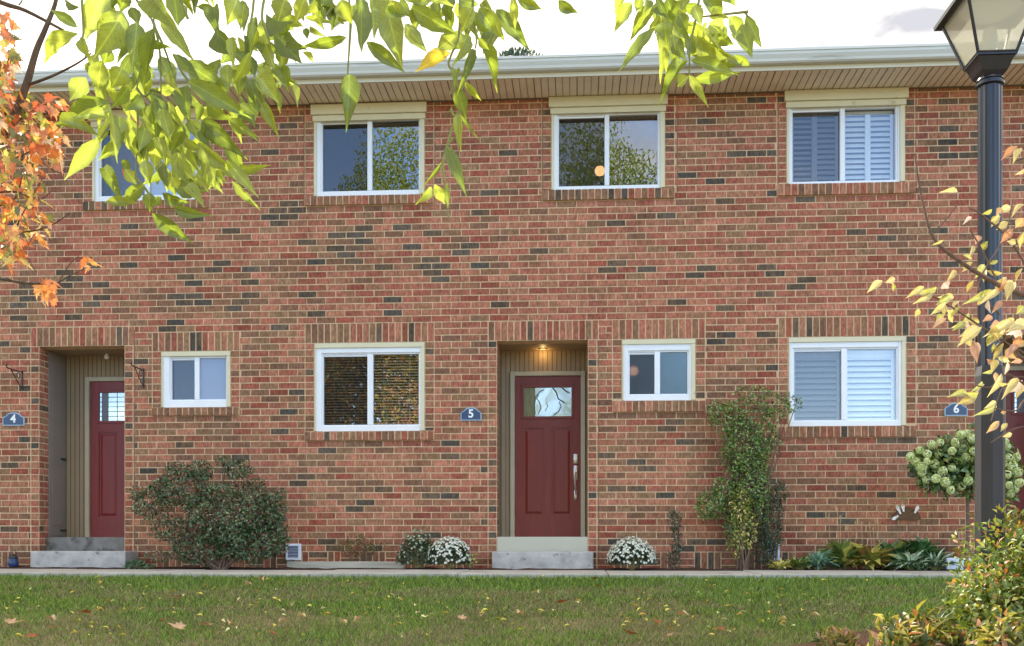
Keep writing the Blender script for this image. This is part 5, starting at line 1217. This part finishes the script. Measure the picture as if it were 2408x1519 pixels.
# ------------------------------------------------------------------ FRONT RIGHT BUSHES
def bush(name, cx, cy, r, h, n, L, Wd, cols, wts, label, lobes=9, stems=30, tips=None):
    zg = G(cy); root = empty(name, (cx, cy, zg), label, 'bush')
    Ps, Ds = [], []; st = MB()
    for k in range(lobes):
        a = rng.uniform(0, 6.28); rr = rng.uniform(0, .6) * r; c = np.array([cx + rr * math.cos(a), cy + rr * math.sin(a), zg + h * rng.uniform(.35, .72)])
        p, d = lobe(c, (r * rng.uniform(.38, .6),) * 2 + (h * rng.uniform(.24, .36),), n // lobes, .45); Ps.append(p); Ds.append(d)
    P = np.concatenate(Ps); D = np.concatenate(Ds)
    keep = P[:, 2] > zg + .03; P, D = P[keep], D[keep]; m = len(P)
    for k in range(stems):
        e = Vector(tuple(P[rng.integers(m)])); b0 = Vector((cx + rng.uniform(-.1, .1), cy + rng.uniform(-.1, .1), zg - .02)); st.tube(bezline([b0, b0.lerp(e, .5) + Vector((0, 0, .08)), e], 4), list(np.linspace(.007, .002, 9)), 4)
    st.build('stem', M['twig'], root)
    A = unit(D * .6 + rnd(m) * .8 + np.array([0, 0, .3])); N_ = unit(D + rnd(m) * .6 + np.array([0, 0, .6])); C = pal(cols, m, .2, wts)
    if tips is not None:
        z = (P[:, 2] - zg) / h; k = rng.random(m) < np.clip((z - .74) * 1.2, 0, .4); C[k] = pal(tips, int(k.sum()), .15)
    leafmesh('foliage', P, A, N_, L * rng.uniform(.6, 1.2, m), Wd * rng.uniform(.7, 1.2, m), C, M['leaf_tree'], T_leaf(3, .15, .2), root)
SP = [srgb(128, 148, 64), srgb(106, 128, 56), srgb(154, 164, 80), srgb(80, 102, 48), srgb(160, 140, 76)]
TIP = [srgb(206, 150, 96), srgb(196, 120, 84), srgb(200, 190, 90)]
def at_px(u, v_, dep): p = AT(u, v_, dep); return p.x, p.y
x_, y_ = at_px(2440, 1300, 4.9); bush('spirea_bush', x_, y_, .42, 1.18, 10500, .042, .019, SP, [.3, .25, .2, .15, .1], 'tall olive green spirea bush with orange tips at the right edge before the lamp post', 14, 40, TIP)
x_, y_ = at_px(2350, 1400, 4.75); bush('spirea_bush', x_, y_, .40, .92, 11000, .042, .021, SP, [.3, .25, .2, .15, .1], 'spirea bush with orange tips hiding the foot of the lamp post', 11, 34, TIP)
x_, y_ = at_px(2365, 1420, 6.2); bush('spirea_bush', x_, y_, .54, .66, 15000, .042, .019, SP, [.34, .22, .24, .1, .1], 'low sprawling spirea bush nearest the path and white planter box', 10, 30, TIP[:1])
DK = [srgb(60, 80, 44), srgb(82, 98, 56), srgb(48, 62, 38), srgb(120, 120, 84)]
x_, y_ = at_px(2215, 1470, 6.1); bush('peony_plant', x_, y_, .48, .36, 1700, .10, .032, DK, [.35, .3, .25, .1], 'dark green strappy plant on the mulch at lower right', 6, 20, None)
FR = [srgb(176, 166, 80), srgb(124, 130, 62), srgb(180, 122, 88), srgb(196, 188, 124), srgb(84, 102, 50), srgb(200, 156, 136)]
x_, y_ = at_px(2365, 1500, 4.5); bush('autumn_perennial', x_, y_, .30, .78, 2200, .075, .028, FR, [.18, .22, .10, .12, .32, .06], 'yellow and pink leafed perennial in the bottom right corner', 7, 20, None)
x_, y_ = at_px(2180, 1520, 4.8); bush('autumn_perennial', x_, y_, .34, .66, 1800, .08, .024, FR, [.18, .22, .1, .1, .34, .06], 'yellow leafed perennial at the bottom edge left of the corner', 6, 20, None)
x_, y_ = at_px(1960, 1540, 6.3); bush('autumn_perennial', x_, y_, .20, .30, 320, .07, .02, FR, [.2, .2, .2, .1, .2, .1], 'sparse orange and yellow plant at the left tip of the mulch', 4, 8, None)

# ------------------------------------------------------------------ TREES behind the house and behind the camera
def tree(name, x, y, h, cr, n, cols, label, zc=.62, leaf=.13, group=None, wts=None):
    zg = G(y); root = empty(name, (x, y, zg), label, 'tree', group)
    t = MB(); t.tube(bezline([(x, y, zg), (x + .1, y, zg + h * .3), (x - .1, y + .1, zg + h * .65), (x, y, zg + h * .92)], 4), list(np.linspace(h * .022, .03, 13)), 9)
    Ps = []
    nl = 22
    for k in range(nl):
        a = k * 2.399; zz = zg + h * (zc - .26 + .58 * k / nl); rr = cr * (1.0 - .65 * abs(k / nl - .42)) * rng.uniform(.45, .8)
        c = Vector((x + rr * math.cos(a), y + rr * math.sin(a), zz)); s = Vector((x, y, zz - h * .14)); t.tube(bezline([s, s.lerp(c, .5) + Vector((0, 0, .1)), c], 3), list(np.linspace(h * .008, .012, 7)), 5)
        p, d = lobe(c, (cr * .42, cr * .42, h * .10), n // nl, .25); Ps.append(p)
    t.build('trunk', M['bark'], root, True)
    P = np.concatenate(Ps); m = len(P)
    leafmesh('crown', P, rnd(m) + np.array([0, 0, -.3]), rnd(m) + np.array([0, 0, .5]), leaf * rng.uniform(.7, 1.3, m), leaf * .6, pal(cols, m, .25, wts), M['leaf_tree'], T_simple(), root)
TG = [srgb(96, 120, 48), srgb(120, 138, 56), srgb(70, 92, 40)]; TY = [srgb(190, 160, 60), srgb(170, 120, 60), srgb(130, 120, 60), srgb(110, 120, 50)]
grp = 'trees across the lawn behind the viewer, seen in the windows'
tree('shade_tree', -9.5, -23, 9.5, 2.4, 6000, TG, 'green shade tree standing behind the viewer, left of the broad green tree', group=grp)
tree('shade_tree', 1.6, -24, 9.5, 3.4, 10000, TG + [srgb(150, 150, 60)], 'broad green tree behind the viewer, reflected low in the middle windows', group=grp)
tree('shade_tree', -6.4, -19, 8.2, 3.0, 15000, TY, 'yellow brown tree reflected in the big lower window', group=grp, leaf=.2)
tree('shade_tree', 6.5, -34, 8.0, 3.4, 6000, TY + TG, 'mixed yellow and green tree reflected beside door 5', group=grp)
tree('shade_tree', -13, -36, 8, 3.6, 6000, TY + TG, 'far left yellowing tree behind the viewer', group=grp)
# conifer behind the roof
c = W(1216, 116, 14.0); zt = c.z
root = empty('spruce_tree', (c.x, 14, LZ0), 'blue green spruce top showing above the roof behind the house', 'tree')
q = MB(); q.tube([(c.x, 14, LZ0), (c.x, 14, zt - .1)], [.2, .02], 8); q.build('trunk', M['bark'], root)
Pn, An = [], []
for k in range(2600):
    zz = zt - 3.2 * rng.random() ** 1.1; w_ = .16 + (zt - zz) * 1.1; a = rng.uniform(0, 6.28); rr = w_ * rng.random() ** .5
    Pn.append((c.x + rr * math.cos(a) * 1.6, 14 + rr * math.sin(a), zz + .12 * rr * math.sin(a * 9) - .1)); An.append((math.cos(a) * .6, math.sin(a) * .6, .9))
n = len(Pn); leafmesh('crown', Pn, np.array(An) + rnd(n) * .3, rnd(n), .14, .05, pal([srgb(58, 84, 84), srgb(76, 104, 96), srgb(46, 66, 66)], n), M['leaf_tree'], T_simple(), root)

# ------------------------------------------------------------------ GRASS
def fields(x, y):
    return mnoise.noise(Vector((x * .9, y * 1.6, 4))) + .5 * mnoise.noise(Vector((x * 2.6, y * 4, 8))) + .3 * mnoise.noise(Vector((x * 7, y * 9, 2)))
NG = 330000
gx = rng.uniform(-8.6, 6.6, NG); t_ = rng.random(NG); gy = LY0 + .0 - (6.0) * t_ ** 1.0
keep = np.abs(gx + .35) < (gy - CY) * .58 + .9
gx, gy = gx[keep], gy[keep]
be = np.array([bed_edge(y) for y in np.linspace(-10, -1.8, 400)]); bei = np.clip(((gy + 10) / 8.2 * 399).astype(int), 0, 399)
lim = be[bei] + rng.normal(0, .22, len(gx)); keep = gx < lim; gx, gy = gx[keep], gy[keep]
# noise on a coarse grid
GXn, GYn = 380, 160; tab = np.array([[fields(-9 + 16 * i / GXn, -8.2 + 6.5 * j / GYn) for j in range(GYn + 1)] for i in range(GXn + 1)])
fi = np.clip(((gx + 9) / 16 * GXn).astype(int), 0, GXn); fj = np.clip(((gy + 8.2) / 6.5 * GYn).astype(int), 0, GYn); fv = tab[fi, fj]
edge = np.clip((gy + 2.55) / .7, 0, 1)                   # lusher strip by the path
dry = np.clip(.60 + fv * 1.7 - edge * .95, 0, 1); 
nG = len(gx); gz = np.interp(gy, [LY1, LY0], [LZ1, LZ0])
green = pal([srgb(136, 164, 66), srgb(120, 150, 60), srgb(160, 180, 90), srgb(106, 134, 58), srgb(74, 96, 42)], nG, .35)  # random dark blades and wide jitter paint in the shadow between grass clumps
dryc = pal([srgb(172, 158, 116), srgb(150, 138, 96), srgb(186, 172, 136), srgb(144, 152, 92), srgb(150, 124, 100), srgb(110, 104, 66), srgb(128, 144, 76)], nG, .35)
isdry = rng.random(nG) < dry * .80
gc = np.where(isdry[:, None], dryc, green)
gL = rng.uniform(.03, .062, nG) * (1 + .35 * edge) * np.where(isdry, .8, 1)
az = rng.uniform(0, 6.28, nG); lean = rng.uniform(.1, 1.0, nG) * np.where(isdry, 1.5, 1)
A = np.stack([np.cos(az) * lean, np.sin(az) * lean, np.ones(nG)], 1); N_ = np.stack([np.cos(az + 1.3), np.sin(az + 1.3), .2 * np.ones(nG)], 1)
TB = (np.array([(-.5, 0, 0), (.5, 0, 0), (.0, 1, .18)]), [(0, 1, 2)])
go = leafmesh('grass', np.stack([gx, gy, gz - .004], 1), A, N_, gL, .0065 + .004 * (LY0 - gy < 2), gc, M['grass'], TB)
tag(go, 'patchy green and dry lawn grass in front of the path', 'grass', kind='stuff')

# fallen leaves
def leafobj(tm, L, Wd, col):
    o = leafmesh('fallen_leaf', [(0, 0, 0)], [(1, 0, .1)], [(0, 0, 1)], L, Wd, np.array([col[:3]]), M['fallen'], tm); return o
tmc = T_leaf(6, .35, .25, wav=.05)
mv, mf = T_maple(); mv = mv.copy(); mv[:, 2] = .35 * np.abs(mv[:, 0]) + .2 * mv[:, 1] ** 2
big = [leafobj((mv, mf), .13, .11, srgb(182, 148, 116)), leafobj(tmc, .14, .055, srgb(196, 168, 134)), leafobj((mv, mf), .12, .11, srgb(150, 90, 56)), leafobj(tmc, .11, .05, srgb(206, 184, 140))]
bigpos = [('x', 425, 1418, 0), ('x', 433, 1493, 0), ('x', 497, 1483, 0), ('x', 540, 1482, 1), ('x', 372, 1476, 2), ('x', 575, 1386, 1), ('x', 612, 1375, 1), ('x', 685, 1437, 1), ('x', 655, 1476, 1), ('x', 700, 1462, 3), ('x', 800, 1477, 3), ('x', 850, 1470, 1), ('x', 1085, 1470, 0), ('x', 1130, 1462, 1),
          ('x', 1400, 1372, 2), ('x', 1405, 1388, 2), ('x', 1260, 1405, 3), ('x', 1550, 1480, 2), ('x', 1590, 1460, 1), ('x', 650, 1506, 2), ('x', 108, 1490, 0), ('x', 130, 1472, 1), ('x', 20, 1480, 0), ('x', 90, 1510, 2), ('x', 215, 1455, 2), ('x', 1215, 1455, 3), ('x', 1310, 1430, 2), ('x', 1480, 1505, 2), ('x', 1560, 1512, 0), ('x', 1850, 1470, 3), ('x', 1700, 1495, 2), ('x', 1905, 1460, 3)]
for i, (_, u, v, k) in enumerate(bigpos):
    src = big[k]; o = src if not src.get('label') else src.copy()
    if o is not src: COL.objects.link(o)
    p = GROUND(u, v); o.location = (p.x, p.y, p.z + .045); o.rotation_euler = (rng.uniform(-.3, .3), rng.uniform(-.2, .2), rng.uniform(0, 6.28)); s = rng.uniform(.7, 1.15); o.scale = (s, s, s)
    tag(o, ['large curled tan maple leaf lying on the lawn', 'long pale tan dry leaf lying on the lawn', 'rust brown maple leaf lying on the lawn', 'short pale dry leaf lying on the lawn'][k], 'leaf', 'large dry leaves scattered on the lawn')
small = [leafobj(T_leaf(4, .2, .15), .055, .026, srgb(214, 200, 90)), leafobj(T_leaf(4, .3, .2), .045, .022, srgb(226, 222, 160)), leafobj(T_leaf(4, .2, .2), .05, .026, srgb(196, 160, 60))]
sl = ['small yellow leaf lying on the lawn', 'small pale cream leaf lying on the lawn', 'small golden leaf lying on the lawn']
for i in range(210):
    u = rng.uniform(0, 2200) if i % 3 else float(rng.choice([260, 620, 980, 1150, 1500, 1720, 1900])) + rng.normal(0, 45); v = 1362 + 150 * rng.random() ** .8
    if u < 0: continue
    if u > 2120 - (v - 1360) * .8: continue
    k = int(rng.choice(3, p=[.5, .3, .2])); src = small[k]; o = src if not src.get('label') else src.copy()
    if o is not src: COL.objects.link(o)
    p = GROUND(u, v); o.location = (p.x, p.y, p.z + .045); o.rotation_euler = (rng.uniform(-.5, .5), rng.uniform(-.4, .4), rng.uniform(0, 6.28)); s = rng.uniform(.7, 1.3); o.scale = (s, s, s)
    tag(o, sl[k], 'leaf', 'small yellow leaves scattered on the lawn')

# ------------------------------------------------------------------ SKY, SUN, CAMERA
EL, AZ = R(40), R(-36)      # azimuth measured from +Y towards +X
w = bpy.data.worlds.new('World'); S.world = w; w.use_nodes = True; nt = w.node_tree; N = nt.nodes; L = nt.links; N.clear()
out = N.new('ShaderNodeOutputWorld'); bg = N.new('ShaderNodeBackground'); bg.inputs[1].default_value = .15; L.new(bg.outputs[0], out.inputs[0])
sky = N.new('ShaderNodeTexSky'); sky.sky_type = 'NISHITA'; sky.sun_disc = False; sky.sun_elevation = EL; sky.sun_rotation = AZ; sky.air_density = .8; sky.dust_density = .3
tc = N.new('ShaderNodeTexCoord')
mp_ = N.new('ShaderNodeMapping'); mp_.inputs['Scale'].default_value = (1, 1, 2.2); L.new(tc.outputs['Generated'], mp_.inputs[0])
n1 = N.new('ShaderNodeTexNoise'); n1.inputs['Scale'].default_value = 2.2; n1.inputs['Detail'].default_value = 8; n1.inputs['Roughness'].default_value = .55; L.new(mp_.outputs[0], n1.inputs[0])
sp = N.new('ShaderNodeSeparateXYZ'); L.new(tc.outputs['Generated'], sp.inputs[0])
# clouds cover the sunny half of the sky behind the house, broken patches elsewhere
ma = N.new('ShaderNodeMapRange'); ma.inputs['From Min'].default_value = -.25; ma.inputs['From Max'].default_value = .35; ma.inputs['To Min'].default_value = -.12; ma.inputs['To Max'].default_value = .5; L.new(sp.outputs['Y'], ma.inputs[0])
ad = N.new('ShaderNodeMath'); ad.operation = 'ADD'; L.new(n1.outputs[0], ad.inputs[0]); L.new(ma.outputs[0], ad.inputs[1])
cm = N.new('ShaderNodeMapRange'); cm.inputs['From Min'].default_value = .50; cm.inputs['From Max'].default_value = .68
za = N.new('ShaderNodeMath'); za.operation = 'MULTIPLY_ADD'; za.inputs[1].default_value = .5; L.new(sp.outputs['Z'], za.inputs[0]); L.new(ad.outputs[0], za.inputs[2]); zs_ = N.new('ShaderNodeMath'); zs_.operation = 'SUBTRACT'; zs_.inputs[1].default_value = .10; L.new(za.outputs[0], zs_.inputs[0]); L.new(zs_.outputs[0], cm.inputs[0])
n2 = N.new('ShaderNodeTexNoise'); n2.inputs['Scale'].default_value = 5; n2.inputs['Detail'].default_value = 7; L.new(mp_.outputs[0], n2.inputs[0])
cr = N.new('ShaderNodeValToRGB'); cr.color_ramp.elements[0].position = .38; cr.color_ramp.elements[1].position = .49; cr.color_ramp.elements[0].color = (.32, .32, .345, 1); cr.color_ramp.elements[1].color = (1, .925, .80, 1); L.new(n2.outputs[0], cr.inputs[0])
sc = N.new('ShaderNodeVectorMath'); sc.operation = 'SCALE'; sc.inputs['Scale'].default_value = 4.2; L.new(cr.outputs[0], sc.inputs[0])
mx = N.new('ShaderNodeMix'); mx.data_type = 'RGBA'; L.new(cm.outputs[0], mx.inputs[0]); L.new(sky.outputs[0], mx.inputs[6]); L.new(sc.outputs[0], mx.inputs[7])
L.new(mx.outputs[2], bg.inputs[0])
sd = bpy.data.lights.new('sun', 'SUN'); sd.energy = 2.1; sd.angle = R(.5); sd.color = (1, .95, .86)
so = bpy.data.objects.new('sun', sd); COL.objects.link(so)
tosun = Vector((math.sin(AZ) * math.cos(EL), math.cos(AZ) * math.cos(EL), math.sin(EL)))
so.rotation_euler = tosun.to_track_quat('Z', 'Y').to_euler(); so.location = tosun * 30
cd = bpy.data.cameras.new('camera'); co = bpy.data.objects.new('camera', cd); COL.objects.link(co); S.camera = co
co.location = CAM; co.rotation_euler = (R(90), 0, TH)
cd.sensor_fit = 'HORIZONTAL'; cd.sensor_width = 36; cd.lens = 36 * F / 2407
cd.shift_y = (VH - 759.3) / 2407; cd.shift_x = 0; cd.clip_end = 1000; cd.clip_start = .05
S.view_settings.view_transform = 'Standard'; S.view_settings.look = 'None'; S.view_settings.exposure = 1.9; S.view_settings.gamma = 1
S.cycles.transparent_max_bounces = 16
